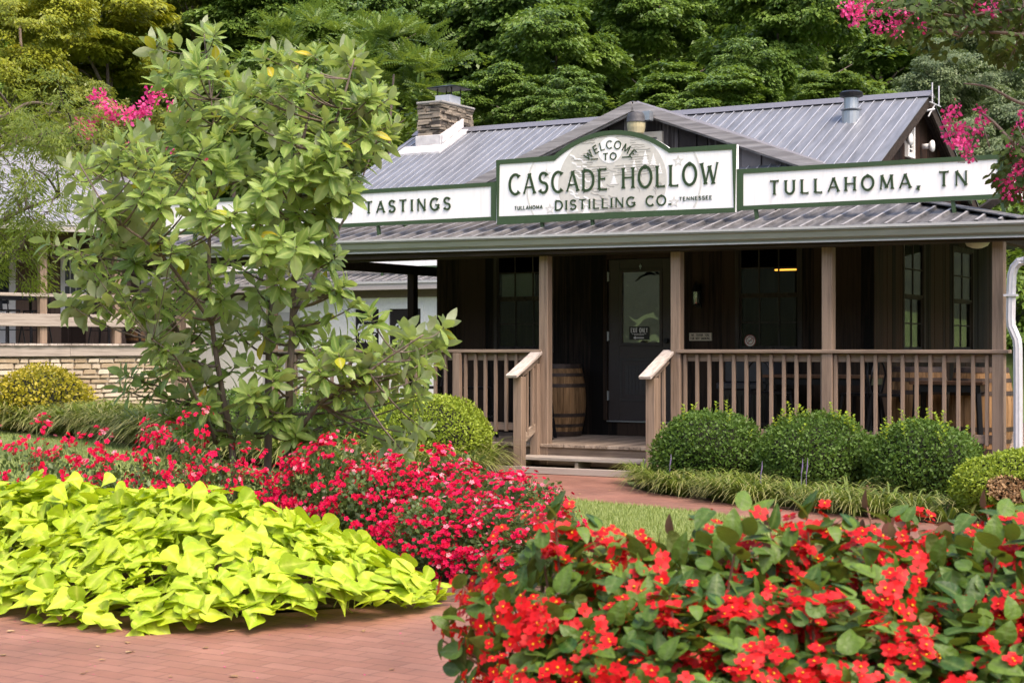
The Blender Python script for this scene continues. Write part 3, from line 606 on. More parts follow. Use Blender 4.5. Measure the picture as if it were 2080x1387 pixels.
# ------------------------------------------------------------------ lettering made of strokes
def arc(cx, cy, rx, ry, a0, a1, n=14): return [(cx + rx * math.cos(R(a0 + (a1 - a0) * i / n)), cy + ry * math.sin(R(a0 + (a1 - a0) * i / n))) for i in range(n + 1)]
GL_ = {
 'A': (.74, [([(.02, 0), (.37, 1)], .75), ([(.37, 1), (.72, 0)], 1), ([(.15, .32), (.59, .32)], .7)]),
 'B': (.6, [([(.07, 0), (.07, 1)], 1), ([(.07, 1), (.25, 1)] + arc(.27, .76, .25, .24, 90, -90) + [(.07, .52)], .9), ([(.07, .52), (.28, .52)] + arc(.28, .26, .3, .26, 90, -90) + [(.07, 0)], .9)]),
 'C': (.72, [(arc(.42, .5, .38, .5, 48, 312, 22), 1)]), 'D': (.74, [([(.07, 0), (.07, 1)], 1), ([(.07, 1), (.26, 1)] + arc(.28, .5, .42, .5, 90, -90, 18) + [(.07, 0)], 1)]),
 'E': (.56, [([(.07, 0), (.07, 1)], 1), ([(.07, 1), (.52, 1)], .75), ([(.07, .53), (.44, .53)], .75), ([(.07, 0), (.55, 0)], .75)]),
 'F': (.54, [([(.07, 0), (.07, 1)], 1), ([(.07, 1), (.52, 1)], .75), ([(.07, .53), (.44, .53)], .75)]),
 'G': (.8, [(arc(.42, .5, .38, .5, 48, 325, 22), 1), ([(.48, .43), (.77, .43)], .7), ([(.74, .43), (.74, .14)], 1)]),
 'H': (.74, [([(.07, 0), (.07, 1)], 1), ([(.67, 0), (.67, 1)], 1), ([(.07, .52), (.67, .52)], .7)]), 'I': (.16, [([(.08, 0), (.08, 1)], 1)]),
 'K': (.7, [([(.07, 0), (.07, 1)], 1), ([(.07, .4), (.62, 1)], .75), ([(.25, .6), (.68, 0)], 1)]), 'L': (.54, [([(.07, 0), (.07, 1)], 1), ([(.07, 0), (.53, 0)], .75)]),
 'M': (.9, [([(.06, 0), (.12, 1)], .75), ([(.12, 1), (.45, .1)], 1), ([(.45, .1), (.78, 1)], .75), ([(.78, 1), (.84, 0)], 1)]),
 'N': (.76, [([(.07, 0), (.07, 1)], .75), ([(.07, 1), (.69, 0)], 1), ([(.69, 0), (.69, 1)], .75)]), 'O': (.82, [(arc(.41, .5, .38, .5, 90, 450, 30), 1)]),
 'P': (.58, [([(.07, 0), (.07, 1)], 1), ([(.07, 1), (.25, 1)] + arc(.27, .74, .27, .26, 90, -90) + [(.07, .48)], .9)]),
 'R': (.66, [([(.07, 0), (.07, 1)], 1), ([(.07, 1), (.25, 1)] + arc(.27, .75, .27, .25, 90, -90) + [(.07, .5)], .9), ([(.3, .5), (.63, 0)], 1)]),
 'S': (.58, [(arc(.3, .755, .24, .245, 25, 270, 14)[:-1] + arc(.29, .255, .26, .255, 90, -155, 14), 1)]),
 'T': (.64, [([(.32, 0), (.32, 1)], 1), ([(.02, 1), (.62, 1)], .75)]), 'U': (.74, [([(.08, 1), (.08, .35)] + arc(.37, .33, .29, .33, 180, 360, 14) + [(.66, 1)], 1)]),
 'W': (1.0, [([(.03, 1), (.27, 0)], 1), ([(.27, 0), (.5, .85)], .7), ([(.5, .85), (.73, 0)], 1), ([(.73, 0), (.97, 1)], .7)]),
 'X': (.66, [([(.04, 1), (.62, 0)], 1), ([(.04, 0), (.62, 1)], .75)]), 'Y': (.68, [([(.03, 1), (.34, .5)], 1), ([(.65, 1), (.34, .5)], .75), ([(.34, .5), (.34, 0)], 1)]),
 '&': (.86, [([(.82, .02), (.3, .62)] + arc(.42, .8, .19, .19, 215, -35, 14) + [(.2, .46)] + arc(.32, .24, .26, .24, 130, 300, 14) + [(.76, .45)], .9)]),
 '.': (.16, [([(.08, .0), (.08, .13)], 1.5)]), ',': (.18, [([(.1, .12), (.1, .02), (.04, -.16)], 1.1)]), ' ': (.42, [])}
lay = [0]
def stroke(mb, pts, hw, fn, d0, d1, flare=0, closed=False, m=0):
    """flat slab along a polyline; fn(a, b, depth) places it"""
    P = [Vector(p) for p in pts]; k = len(P); n = []
    for i in range(k):
        if closed: t = (P[(i + 1) % (k)] - P[i - 1])
        else:
            t = P[min(i + 1, k - 1)] - P[max(i - 1, 0)]
        t = t.normalized() if t.length > 1e-9 else Vector((1, 0)); nn = Vector((-t.y, t.x)); mi = 1.
        if 0 < i < k - 1 or closed:
            e = (P[(i + 1) % k] - P[i]).normalized(); c = abs(nn.dot(Vector((-e.y, e.x)))); mi = min(1 / max(c, .35), 2)
        n.append(nn * mi)
    W_ = [hw] * k
    if flare and not closed:
        Q = []; N_ = []; WW = []
        L_ = sum((P[i + 1] - P[i]).length for i in range(k - 1)); g = min(hw * 1.6, L_ * .3)
        for i in range(k): Q.append(P[i]); N_.append(n[i]); WW.append(hw)
        e = (P[0] - P[1]).normalized(); Q.insert(1, P[0] - e * g); N_.insert(1, n[0]); WW.insert(1, hw); WW[0] = hw * (1 + flare)
        e = (P[-1] - P[-2]).normalized(); Q.insert(len(Q) - 1, P[-1] - e * g); N_.insert(len(N_) - 1, n[-1]); WW.insert(len(WW) - 1, hw); WW[-1] = hw * (1 + flare)
        P, n, W_ = Q, N_, WW; k = len(P)
    lay[0] = (lay[0] + 1) % 7; d1 = d1 + .00025 * lay[0]
    vs = []
    for p, q, w_ in zip(P, n, W_):
        a, b = p + q * w_, p - q * w_; vs += [fn(a.x, a.y, d1), fn(b.x, b.y, d1), fn(a.x, a.y, d0), fn(b.x, b.y, d0)]
    fs = []
    for i in range(k if closed else k - 1):
        a, b = 4 * i, 4 * ((i + 1) % k); fs += [(a, a + 1, b + 1, b), (a, b, b + 2, a + 2), (a + 1, a + 3, b + 3, b + 1)]
    if not closed: fs += [(0, 2, 3, 1), (4 * k - 4, 4 * k - 3, 4 * k - 1, 4 * k - 2)]
    mb.add(vs, fs, m)
def text(mb, s, a0, a1, b0, h, fn, d0, d1, th=.085, flare=.7, gap=.2):
    tot = sum(GL_[c][0] for c in s) + gap * (len(s) - 1); k = (a1 - a0) / tot; x = a0
    for c in s:
        w_, st_ = GL_[c]
        for pts, f in st_: stroke(mb, [(x + p * k, b0 + q * h) for p, q in pts], th * h * f * .5 * (1.25 if f >= 1 else 1), fn, d0, d1, flare)
        x += (w_ + gap) * k
def arctext(mb, s, cx, cz, r, a0, a1, h, fn, d0, d1, th=.13, flare=.6, gap=.22, sx=1.):
    ws = [GL_[c][0] for c in s]; tot = sum(ws) + gap * (len(s) - 1); x = 0
    for c, w_ in zip(s, ws):
        an = R(a0 + (a1 - a0) * (x + w_ / 2) / tot); t = Vector((math.sin(an), math.cos(an))); e = Vector((t.y, -t.x)); o_ = Vector((cx, cz)) + t * r
        for pts, f in GL_[c][1]:
            stroke(mb, [tuple(o_ + e * ((p - w_ / 2) * h * sx) + t * (q * h)) for p, q in pts], th * h * f * .5, fn, d0, d1, flare)
        x += w_ + gap

# ------------------------------------------------------------------ sign boards on the porch roof
SV = .35
sf = lambda a, b, d: (a, SV - d, b)
sign = empty('sign_board', HO, HR, 'long white sign boards with green frames and green lettering standing on the porch roof', 'sign')
def archz(u):                                             # arch over the middle board
    c, h, s = .68, .74, .25; r = (h * h + s * s) / (2 * s); return 3.66 + math.sqrt(max(r * r - (u - c) ** 2, 0)) - (r - s)
top = [(-.06 + 1.48 * i / 24, archz(-.06 + 1.48 * i / 24)) for i in range(25)]
outl = [(-.855, 2.905), (-.855, 3.655)] + top + [(2.235, 3.655), (2.235, 2.905)]
mb = MB(); mb.prism(outl, sf, -.04, .02); ctr = mb.build('middle_board', sign_w, sign)
mb = MB(); mb.prism([(-6.2, 2.935), (-.865, 2.935), (-.865, 3.395), (-6.2, 3.395)], sf, -.05, .008); mb.build('side_board', sign_w, sign)
mb = MB(); mb.prism([(2.245, 2.925), (5.13, 2.925), (5.13, 3.375), (2.245, 3.375)], sf, -.05, .008); mb.build('side_board', sign_w, sign)
mb = MB(); mb.box(5.10, 5.14, SV + .06, 3.2, 2.94, 3.37); mb.build('return_board', sign_w, sign)
mb = MB(); ins = .024
stroke(mb, [(a + (ins if i < 2 else (-ins if i > len(outl) - 3 else 0)), b - (ins if 1 <= i < len(outl) - 1 else -ins)) for i, (a, b) in enumerate(outl)] , .026, sf, .02, .03, closed=True)
for a, b, lo, hi in ((-6.2, -.885, 2.935, 3.395), (2.265, 5.13, 2.925, 3.375)):
    stroke(mb, [(a, lo + .022), (b, lo + .022)], .024, sf, .008, .02); stroke(mb, [(a, hi - .022), (b, hi - .022)], .024, sf, .008, .02)
    stroke(mb, [(a + .022, lo + .046), (a + .022, hi - .046)], .024, sf, .008, .02); stroke(mb, [(b - .022, lo + .046), (b - .022, hi - .046)], .024, sf, .008, .02)
mb.box(-.885, -.858, SV - .02, SV + .04, 2.93, 3.40); mb.box(2.238, 2.263, SV - .02, SV + .04, 2.92, 3.38)
mb.box(5.14, 5.155, SV + .06, 3.2, 2.925, 2.975); mb.box(5.14, 5.155, SV + .06, 3.2, 3.33, 3.38); mb.box(5.13, 5.165, SV - .03, SV + .055, 2.90, 3.39)
mb.build('sign_frame', green_m, sign)
for u in (-5.6, -4.2, -2.6, -.25, .42, 2.45, 4.62, 5.12):
    mb = MB(); mb.bar((u, SV + .01, 2.93), (u + .02, SV + .01, prz(SV) - .01), .035, .04, (0, 1, 0)); mb.bar((u + .03, SV + .05, 3.2), (u + .03, SV + .62, prz(SV + .62)), .03, .03); mb.build('sign_leg', green_m, sign)
# artwork: grey oval with engraved sky, moon, falls and trees
mb = MB(); ov = []
for i in range(64):
    a = 2 * math.pi * i / 64; u, z = .69 + .70 * math.cos(a), 3.31 + .60 * math.sin(a)
    z = max(z, 2.957); 
    if -.06 < u < 1.42: z = min(z, archz(u) - .055)
    z = min(z, 3.60 if not -.02 < u < 1.38 else 9); ov.append((u, z))
mb.prism(ov, sf, .02, .0215); mb.build('artwork_oval', art_m, sign)
mb = MB(); r2 = random.Random(5)
for i in range(17):
    z = 3.84 - i * .028
    for s in (-1, 1):
        w0 = .2 if 3.52 < z < 3.82 else .02; L_ = (.66 * math.sqrt(max(.06, 1 - ((z - 3.31) / .62) ** 2)))
        a = .69 + s * (w0 + r2.uniform(0, .06)); b = .69 + s * (L_ * r2.uniform(.55, .92))
        if abs(b - a) < .06 or (b - a) * s < 0: continue
        n = 6; stroke(mb, [(a + (b - a) * k / n, min(z, archz(a + (b - a) * k / n) - .06) + r2.uniform(-.006, .006)) for k in range(n + 1)], .0028, sf, .0215, .0235)
for i in range(26):                                         # falls, lower left to middle
    u = .30 + r2.uniform(0, .42); z = 3.5 - r2.uniform(.0, .48); stroke(mb, [(u, z), (u + .04, z - .025), (u + .1, z - .03)], .0026, sf, .0215, .0235)
for i in range(16):
    u = 1.0 + r2.uniform(0, .3); z = 3.5 - r2.uniform(.0, .3); stroke(mb, [(u, z), (u + .03, z - .03), (u + .035, z - .06)], .0024, sf, .0215, .0235)
for i in range(7):
    z = 3.02 - i * .008 + r2.uniform(-.02, .02); a = .45 + r2.uniform(0, .3); stroke(mb, [(a, z), (a + .12, z + .005), (a + r2.uniform(.2, .4), z)], .0026, sf, .0215, .0235)
mb.build('engraved_lines', art_l, sign)
mb = MB(); mb.prism(arc(.672, 3.685, .155, .15, 0, 350, 35), sf, .022, .0245); mb.build('moon', sign_w, sign); mb = MB()
def spruce(mb, u, z, w_, h):
    p = []; n = 5
    for i in range(n + 1): t = i / n; p += [(u - w_ * t, z - h * t), (u - w_ * t * .6, z - h * t)]
    q = [(2 * u - a, b) for a, b in p[::-1]]; mb.prism(p + q[:-1], sf, .022, .0240 + .0003 * r2.random())
for u, z, w_, h in ((1.12, 3.66, .05, .16), (1.22, 3.62, .045, .14), (.98, 3.56, .04, .12), (.86, 3.52, .035, .1), (.72, 3.42, .05, .13), (.55, 3.36, .04, .1), (1.3, 3.5, .04, .12), (.36, 3.06, .06, .09), (.22, 3.08, .05, .09)): mb = MB(); spruce(mb, u, z, w_, h); mb.build('spruce', sign_w, sign)
mb = MB()
for i in range(13):                                         # white foam of the falls
    u = .12 + r2.uniform(0, .22); z = 3.66 - i * .045; stroke(mb, [(u, z), (u + .05, z - .02), (u + .07, z - .05), (u + .12, z - .055)], .009, sf, .0215, .0232)
mb.build('foam_pattern', sign_w, sign)
for s in (-1, 1): mb = MB(); stroke(mb, arc(.69, 3.28, 1.12, .8, 180 + (24 if s < 0 else -24) * 0 - s * 0, 180, 1) if 0 else [(.69 + s * 1.12 * math.cos(R(a)), 3.29 + .8 * math.sin(R(a))) for a in range(-23, 26, 4)], .011, sf, .02, .0212); mb.build('ring', art_p, sign)
for cu, cz in ((-.17, 3.45), (1.53, 3.51), (-.12, 3.04), (1.48, 3.05)):
    mb = MB(); stroke(mb, [(cu + (.055 if i % 2 == 0 else .024) * math.sin(math.pi * i / 5), cz + (.055 if i % 2 == 0 else .024) * math.cos(math.pi * i / 5)) for i in range(10)], .008, sf, .02, .0218, closed=True); mb.build('star', art_p, sign)
def words(s, a0, a1, *r, gap=.27, **k):                     # every word a mesh of its own
    ws = s.split(' '); tot = sum(GL_[c][0] for c in s) + gap * (len(s) - 1); q = (a1 - a0) / tot; x = a0
    for wd in ws:
        wl_ = sum(GL_[c][0] for c in wd) + gap * (len(wd) - 1); m_ = MB(); text(m_, wd, x, x + wl_ * q, *r, gap=gap, **k); m_.build('lettering', letter_m, sign); x += (wl_ + gap * 2 + GL_[' '][0]) * q
words('CASCADE HOLLOW', -.675, 2.015, 3.235, .235, sf, .02, .030, th=.10, flare=.8)
words('DISTILLING CO.', -.05, 1.44, 3.022, .108, sf, .02, .030, th=.13, flare=.6, gap=.28)
words('TO', .585, .755, 3.575, .075, sf, .02, .030, th=.14, flare=.5)
mb = MB(); arctext(mb, 'WELCOME', .672, 3.33, .375, -49, 49, .088, sf, .02, .030, sx=1.15); mb.build('lettering', letter_m, sign)
for s in (-1, 1): mb = MB(); stroke(mb, [(.672 + s * .155, 3.595), (.672 + s * .25, 3.595)], .005, sf, .02, .029); mb.build('dash', letter_m, sign)
words('TULLAHOMA', -.60, -.22, 3.05, .04, sf, .02, .028, th=.13, flare=.2); words('TENNESSEE', 1.545, 1.94, 3.062, .04, sf, .02, .028, th=.13, flare=.2)
words('TULLAHOMA, TN', 2.625, 4.775, 3.08, .148, sf, .008, .022, th=.12, flare=.8, gap=.42)
words('& TASTINGS', -3.12, -1.515, 3.098, .142, sf, .008, .022, th=.12, flare=.8, gap=.42)

# ------------------------------------------------------------------ fittings and small signs on the house
def lt(name, label, cat, group=None): return empty(name, HO, HR, label, cat, group)
c = onv(1296, 252, 1.35)
t = empty('barn_light', W(c[0], 1.3, c[2]), HR, 'grey hooded barn light with a yellowed glass lens under the gable peak', 'lamp')
mb = MB(); mb.lathe([(.055, .135), (.10, .12), (.115, .07), (.118, .02), (.125, .01)], 18); mb.build('hood', mat('aged_black_hood', (.03, .03, .033), (.08, .08, .085), scale=6), t, smooth=True)
mb = MB(); mb.lathe([(.116, .01), (.112, -.05), (.095, -.12), (.085, -.13), (.02, -.135)], 18); mb.build('lens', lampg, t, smooth=False)
mb = MB(); mb.tube([(.08, .02, .09), (.15, .1, .1), (.15, .4, .1)], .022, 8); mb.box(.09, .18, -.01, .1, .03, .14); mb.build('bracket', galv, t)
mb = MB(); mb.tube([(-.12, .1, -.03), (-.17, .2, -.1), (-.17, .4, -.12)], .006, 5); mb.build('cable', white_al, t)
for x, y, n in ((1829, 285, 'white bowl lamp on the gable end, left of the louvred vent'), (1874, 298, 'white bowl lamp on the gable end, right of the louvred vent')):
    c = gv(x, y); t = empty('flood_lamp', W(UC, c[1], c[2]), HR, n, 'lamp', 'bowl lamps on the gable end')
    mb = MB(); mb.tube([(.03, 0, 0), (.13, 0, 0)], .033, 10); mb.build('arm', white_m, t, smooth=True); mb = MB(); mb.tube([(.12, 0, 0), (.15, 0, 0), (.17, 0, 0), (.18, 0, 0)], [.05, .075, .07, .02], 14); mb.build('bowl', white_m, t, smooth=True)
c = (3.5, RV, RZ)
t = empty('antenna', W(3.5, RV - .02, RZ), HR, 'thin white antenna with two upright rods at the roof peak', 'antenna')
mb = MB()
for y in (-.02, .28): mb.tube([(.03, y, -.12), (.03, y, .13)], .009, 6)
mb.tube([(.03, -.12, -.12), (.03, .36, -.12)], .008, 6); mb.tube([(-.03, .02, -.28), (.03, .1, -.12)], .01, 6); mb.tube([(-.05, -.08, -.22), (.06, -.02, -.2)], .014, 6); mb.build('rods', white_al, t)
# wall lantern, plaque, sticker, door notice
c = onv(1420, 605, VF); t = empty('wall_lantern', W(c[0], VF, c[2]), HR, 'small black wall lantern on the dark planks beside the door', 'lantern')
mb = MB(); mb.box(-.035, .035, -.02, 0, -.12, .17); mb.lathe([(.012, .19), (.045, .12), (.06, .075), (.06, .07)], 8, (0, -.09, 0)); mb.lathe([(.05, -.085), (.05, -.075), (.03, -.1)], 8, (0, -.09, 0))
for a in range(4): x, y = .042 * math.cos(a * 1.57 + .78), .042 * math.sin(a * 1.57 + .78); mb.tube([(x, y - .09, -.08), (x * 1.2, y * 1.2 - .09, .075)], .005, 5)
mb.tube([(0, 0, .1), (0, -.09, .2)], .008, 6); mb.build('lantern_body', black_m, t); mb = MB(); mb.lathe([(.036, -.075), (.044, .07)], 8, (0, -.09, 0)); mb.build('lantern_glass', glass('lantern_glass', refl=.2), t)
mb = MB(); mb.lathe([(.012, -.075), (.012, .02)], 8, (0, -.09, 0)); mb.build('candle', cream_m, t)
t = lt('no_smoking_plaque', 'cream wall plaque thanking visitors for not smoking, left of the window', 'sign'); p0, p1 = onv(1402, 692, VF), onv(1447, 676, VF)
wf = lambda a, b, d: (a, VF - .012 - d, b)
mb = MB(); mb.box(p0[0], p1[0], VF - .03, VF - .008, p0[2], p1[2]); mb.build('board', plain('plaque_cream', (.55, .47, .36), .5), t)
mb = MB(); w_ = p1[0] - p0[0]; text(mb, 'WE THANK YOU', p0[0] + .03, p1[0] - .03, p0[2] + .055, .028, wf, .018, .020, .13, 0, .3); text(mb, 'FOR NOT SMOKING', p0[0] + .02, p1[0] - .02, p0[2] + .014, .028, wf, .018, .020, .13, 0, .3); mb.build('lettering', black_p, t)
t = lt('no_smoking_sticker', 'round white no-smoking sticker in the lower corner of the window right of the door', 'sticker'); c = onv(1522, 692, VF)
gf = lambda a, b, d: (a, VF + .025 - d, b)
mb = MB(); mb.prism(arc(c[0], c[2], .072, .072, 0, 350, 35), gf, -.001, .001); mb.build('disc', sticker_w, t)
mb = MB(); stroke(mb, arc(c[0], c[2], .069, .069, 0, 350, 35), .004, gf, .001, .002, closed=True); stroke(mb, arc(c[0], c[2], .043, .043, 0, 350, 35), .004, gf, .001, .002, closed=True); stroke(mb, [(c[0] - .03, c[2] - .03), (c[0] + .03, c[2] + .03)], .004, gf, .001, .0022); mb.build('red_ring', red_m, t)
mb = MB(); arctext(mb, 'NO SMOKING', c[0], c[2], .049, -75, 75, .014, gf, .001, .0022, .2, 0, .3); stroke(mb, [(c[0] - .027, c[2] + .004), (c[0] + .027, c[2] + .001)], .0035, gf, .001, .0026); mb.build('lettering', black_p, t)
t = lt('exit_notice', 'black EXIT ONLY notice stuck low on the door glass', 'sign'); p0, p1 = onv(1278, 690, VF + .015), onv(1319, 663, VF + .015)
ef = lambda a, b, d: (a, VF + .018 - d, b)
mb = MB(); mb.prism([(p0[0], p0[2]), (p1[0], p0[2]), (p1[0], p1[2]), (p0[0], p1[2])], ef, 0, .002); mb.build('card', black_p, t)
mb = MB(); w_ = p1[0] - p0[0]; text(mb, 'EXIT ONLY', p0[0] + .025, p1[0] - .025, p1[2] - .075, .056, ef, .002, .0035, .13, 0, .3)
for k in range(2): 
    for i in range(9): a = p0[0] + .04 + k * .03 + i * (w_ - .08 - k * .06) / 9; stroke(mb, [(a, p1[2] - .092 - k * .016), (a + (w_ - .08 - k * .06) / 9 * .75, p1[2] - .092 - k * .016)], .003, ef, .002, .0035)
stroke(mb, [(p0[0] + .085, p0[2] + .024), (p1[0] - .075, p0[2] + .024)], .006, ef, .002, .0035); stroke(mb, [(p0[0] + .09, p0[2] + .038), (p0[0] + .068, p0[2] + .024), (p0[0] + .09, p0[2] + .01)], .006, ef, .002, .0035); mb.build('lettering', print_w, t)
c = onv(1985, 494, .9); t = empty('porch_ceiling_light', W(c[0], .9, 2.52), HR, 'white dome light under the porch roof by the right corner post', 'lamp')
mb = MB(); mb.lathe([(.13, .1), (.13, 0), (.11, -.035), (.05, -.06), (.01, -.065)], 16); mb.build('shade', cream_m, t, smooth=True)
c = onv(1597, 548, 4.2); t = empty('ceiling_lamp', W(c[0], 4.2, c[2]), HR, 'glowing orange strip lamp seen through the window right of the door', 'lamp')
mb = MB(); mb.tube([(-.16, 0, 0), (.14, 0, 0)], .012, 8); mb.build('lit_tube', emis('warm_tube', (1, .42, .06), 1.2), t); mb = MB(); mb.box(-.2, .2, -.03, .03, .03, .06); mb.build('housing', dark_in, t)

# barrels, tables, stools on the porch
def barrel(x, y, z, rz, h, r, label, group='whiskey barrels on the porch', proto=[]):
    if not proto:
        t = empty('barrel'); pr = [(r * (.80 + .2 * math.sin(math.pi * (.02 + .96 * i / 12))), h * i / 12) for i in range(13)]
        mb = MB(); n = 26
        for k in range(n):
            a0, a1 = 2 * math.pi * k / n + .008, 2 * math.pi * (k + 1) / n - .008; q = []
            for rr, zz in pr: q += [(rr * math.cos(a0), rr * math.sin(a0), zz), (rr * math.cos(a1), rr * math.sin(a1), zz)]
            mb.add(q, [(2 * i, 2 * i + 1, 2 * i + 3, 2 * i + 2) for i in range(12)])
        mb.lathe([(pr[1][0] * .95, .03), (pr[1][0] * .96, h - .03)], n); mb.build('stave', barrel_m, t)
        for z0, z1 in ((.0, .07), (.13, .175), (.27, .32), (.68, .73), (.83, .875), (.94, 1.0)):
            f = lambda q: r * (.80 + .2 * math.sin(math.pi * (.02 + .96 * q))) + .004
            mb = MB(); mb.lathe([(f(z0), z0 * h), (f(z1), z1 * h), (f(z1) - .006, z1 * h)], 28); mb.build('hoop', hoop_m, t)
        proto.append(t); c = t
    else: c = copy_tree(proto[0])
    c.location = W(x, y, z); c.rotation_euler = (0, 0, rz); return tag(c, label, 'barrel', group)
barrel(-.62, 1.50, .3, 0, .9, .33, 'weathered oak barrel standing left of the dark door')
barrel(4.15, .75, .3, 1, .9, .33, 'oak barrel with dark patches behind the right railing, beside the metal chair')
barrel(4.85, .62, .3, 2.2, .9, .33, 'oak barrel behind the right railing next to the corner post')
def table(x, y, z, rz, w_, d, h, label, group, top_m, proto={}):
    k = (w_, d, h)
    if k not in proto:
        t = empty('bar_table'); mb = MB(); mb.box(-w_ / 2, w_ / 2, -d / 2, d / 2, h - .035, h); mb.build('tabletop', top_m, t, .004)
        for sx in (-1, 1):
            for sy in (-1, 1):
                mb = MB(); mb.bar((sx * (w_ / 2 - .06), sy * (d / 2 - .06), h - .04), (sx * (w_ / 2 - .02), sy * (d / 2 - .02), 0), .05, .03); mb.build('leg', black_m, t)
        mb = MB(); mb.box(-w_ / 2 + .03, w_ / 2 - .03, -d / 2 + .03, d / 2 - .03, h - .11, h - .037); mb.build('apron', black_m, t); proto[k] = t; c = t
    else: c = copy_tree(proto[k])
    c.location = W(x, y, z) if z < 1 else Vector((x, y, z)); c.rotation_euler = (0, 0, rz); return tag(c, label, 'table', group)
brown_top = wood('stained_tabletop', (.07, .035, .018), (.17, .09, .05), 'x', island=0)
table(2.95, 1.15, .3, HR, 1.25, .6, .80, 'dark bar table with a brown edge behind the right railing', 'porch tables', brown_top)
table(4.62, .28, .3, HR, .75, .4, .76, 'small black table with a brown edge by the corner post, in front of the barrel', 'porch tables', brown_top)
def stool(x, y, z, rz, label, group='black metal chairs', sh=.62, proto=[]):
    if not proto:
        t = empty('metal_chair'); mb = MB(); mb.box(-.17, .17, -.17, .17, sh - .03, sh); mb.build('seat', black_m, t, .012)
        for sx in (-1, 1):
            for sy in (-1, 1): mb = MB(); mb.bar((sx * .15, sy * .15, sh - .02), (sx * .22, sy * .22, 0), .035, .022); mb.build('leg', black_m, t)
        mb = MB(); mb.tube([(-.16, .16, sh)] + [(-.17 + .34 * (1 - math.cos(math.pi * i / 12)) / 2, .2, sh + .18 + .17 * math.sin(math.pi * i / 12)) for i in range(13)] + [(.16, .16, sh)], .012, 7); mb.bar((0, .16, sh), (0, .2, sh + .34), .07, .006, (0, 1, 0)); mb.build('backrest', black_m, t)
        mb = MB()
        for s in (-1, 1): mb.bar((-.19, s * .19, .25), (.19, s * .19, .25), .02, .014); mb.bar((s * .19, -.19, .25), (s * .19, .19, .25), .02, .014)
        mb.build('stretcher', black_m, t); proto.append(t); c = t
    else: c = copy_tree(proto[0])
    c.location = W(x, y, z) if z < 1 else Vector((x, y, z)); c.rotation_euler = (0, 0, rz); return tag(c, label, 'chair', group)
stool(2.55, .55, .3, HR + 2.8, 'black metal stool behind the right railing, nearest the middle post')
stool(3.6, .5, .3, HR - 1.7, 'black metal chair with a curved back between the bar table and the barrels')
stool(3.95, .25, .3, HR + 1.9, 'black metal chair with a slanting back in front of the first barrel')
stool(-.55, .75, .3, HR + .4, 'black metal stool beside the porch post left of the steps')
stool(-1.4, .8, .3, HR + 2.2, 'black metal stool behind the left railing under the window')
stool(-2.1, .7, .3, HR - 1.2, 'black metal stool behind the left railing, nearest the magnolia')
c = onv(1425, 765, 1.2); t = empty('storage_locker', W(2.05, 1.35, .3), HR, 'black plastic storage locker with a ribbed front on the porch', 'locker')
mb = MB(); mb.box(-.36, .36, -.25, .25, 0, .62); mb.build('body', black_p, t, .01); mb = MB(); mb.box(-.38, .38, -.27, .26, .62, .70); mb.box(-.3, .3, -.2, .24, .70, .95); mb.build('lid', plain('locker_lid', (.03, .03, .035), .4), t, .015); mb = MB()
for i in range(14): mb.box(-.34 + i * .05, -.315 + i * .05, -.262, -.249, .05, .55)
mb.build('rib', black_p, t)

# ------------------------------------------------------------------ the raised lodge on the left
LA = R(41.8); LO = at(150, 706, 30); LO.z = 0
Lx = Vector((math.cos(LA), math.sin(LA), 0)); Ly = Vector((-math.sin(LA), math.cos(LA), 0))
def lh(x, y, d):
    r = ray(x, y); n = Ly; t = (LO.dot(n) + d) / r.dot(n); p = r * t; return ((p - LO).dot(Lx), d, p.z + EYE)
lodge = empty('lodge', LO, LA, 'weathered plank lodge with a raised railed porch on a cream stone base', 'building')
A0, A1 = -5., lh(405, 700, 0)[0]
mb = MB(); mb.box(A0, A1, .10, 7, -.05, 1.24, 1); z = 0.
while z < 1.22:                                             # irregular courses of field-cut limestone in pale mortar
    h = min(rnd.choice((.07, .09, .11, .13)), 1.235 - z); x = A0
    while x < A1 - .05:
        e = min(x + rnd.uniform(.16, .52), A1); g = .012; s = h * rnd.uniform(-.06, .06); k0 = len(mb.v); hh = h * rnd.uniform(.78, 1)
        p = [(x + g, z + g * .8 + rnd.uniform(0, .014)), (e - g, z + g * .8 + rnd.uniform(0, .014)), (e - g - rnd.uniform(0, .03), z + hh - g * .5 + s), (x + (e - x) * .5, z + hh - g * .3), (x + g + rnd.uniform(0, .03), z + hh - g * .5 - s)]
        mb.prism(p, lambda a, b, d: (a, d, b), .045 - rnd.uniform(0, .028), .11); x = e
    z += h
mb.build('stone_base', [mat('cream_stone', (.36, .27, .17), (.60, .52, .40), rough=.9, scale=5, island=.8, bump=.5, p=(.15, .85)), plain('pale_mortar', (.58, .53, .45), .9)], lodge, .012)
mb = MB(); x = A0
while x < A1 - .13: mb.box(x, x + .132, -.04 - rnd.uniform(0, .012), 2.4, 1.44, 1.48); x += .137
mb.build('porch_deck', silver_w, lodge)
mb = MB(); sp = lh(143, 710, 0)[0]; mb.box(A0, sp - .004, -.01, .05, 1.245, 1.437); mb.box(sp, A1, -.008, .05, 1.25, 1.437); mb.build('fascia_board', silver_u, lodge, .004)
for px in (-40, 88, 239, 390):
    a = lh(px, 600, .05)[0]; mb = MB(); mb.box(a - .07, a + .07, .03, .16, 1.48, 3.42); mb.build('porch_post', grey_v, lodge, .006)
mb = MB(); mb.box(A0, A1, -.02, .028, 1.79, 2.02); mb.build('rail_board', silver_u, lodge, .006)
mb = MB(); mb.box(A0, A1, -.005, .028, 2.33, 2.39); mb.build('rail_slat', silver_u, lodge, .004)
mb = MB(); mb.box(A0, A1, .0, .16, 3.42, 3.62); mb.build('beam', wood('brown_beam', (.05, .03, .02), (.14, .085, .055), 'x'), lodge)
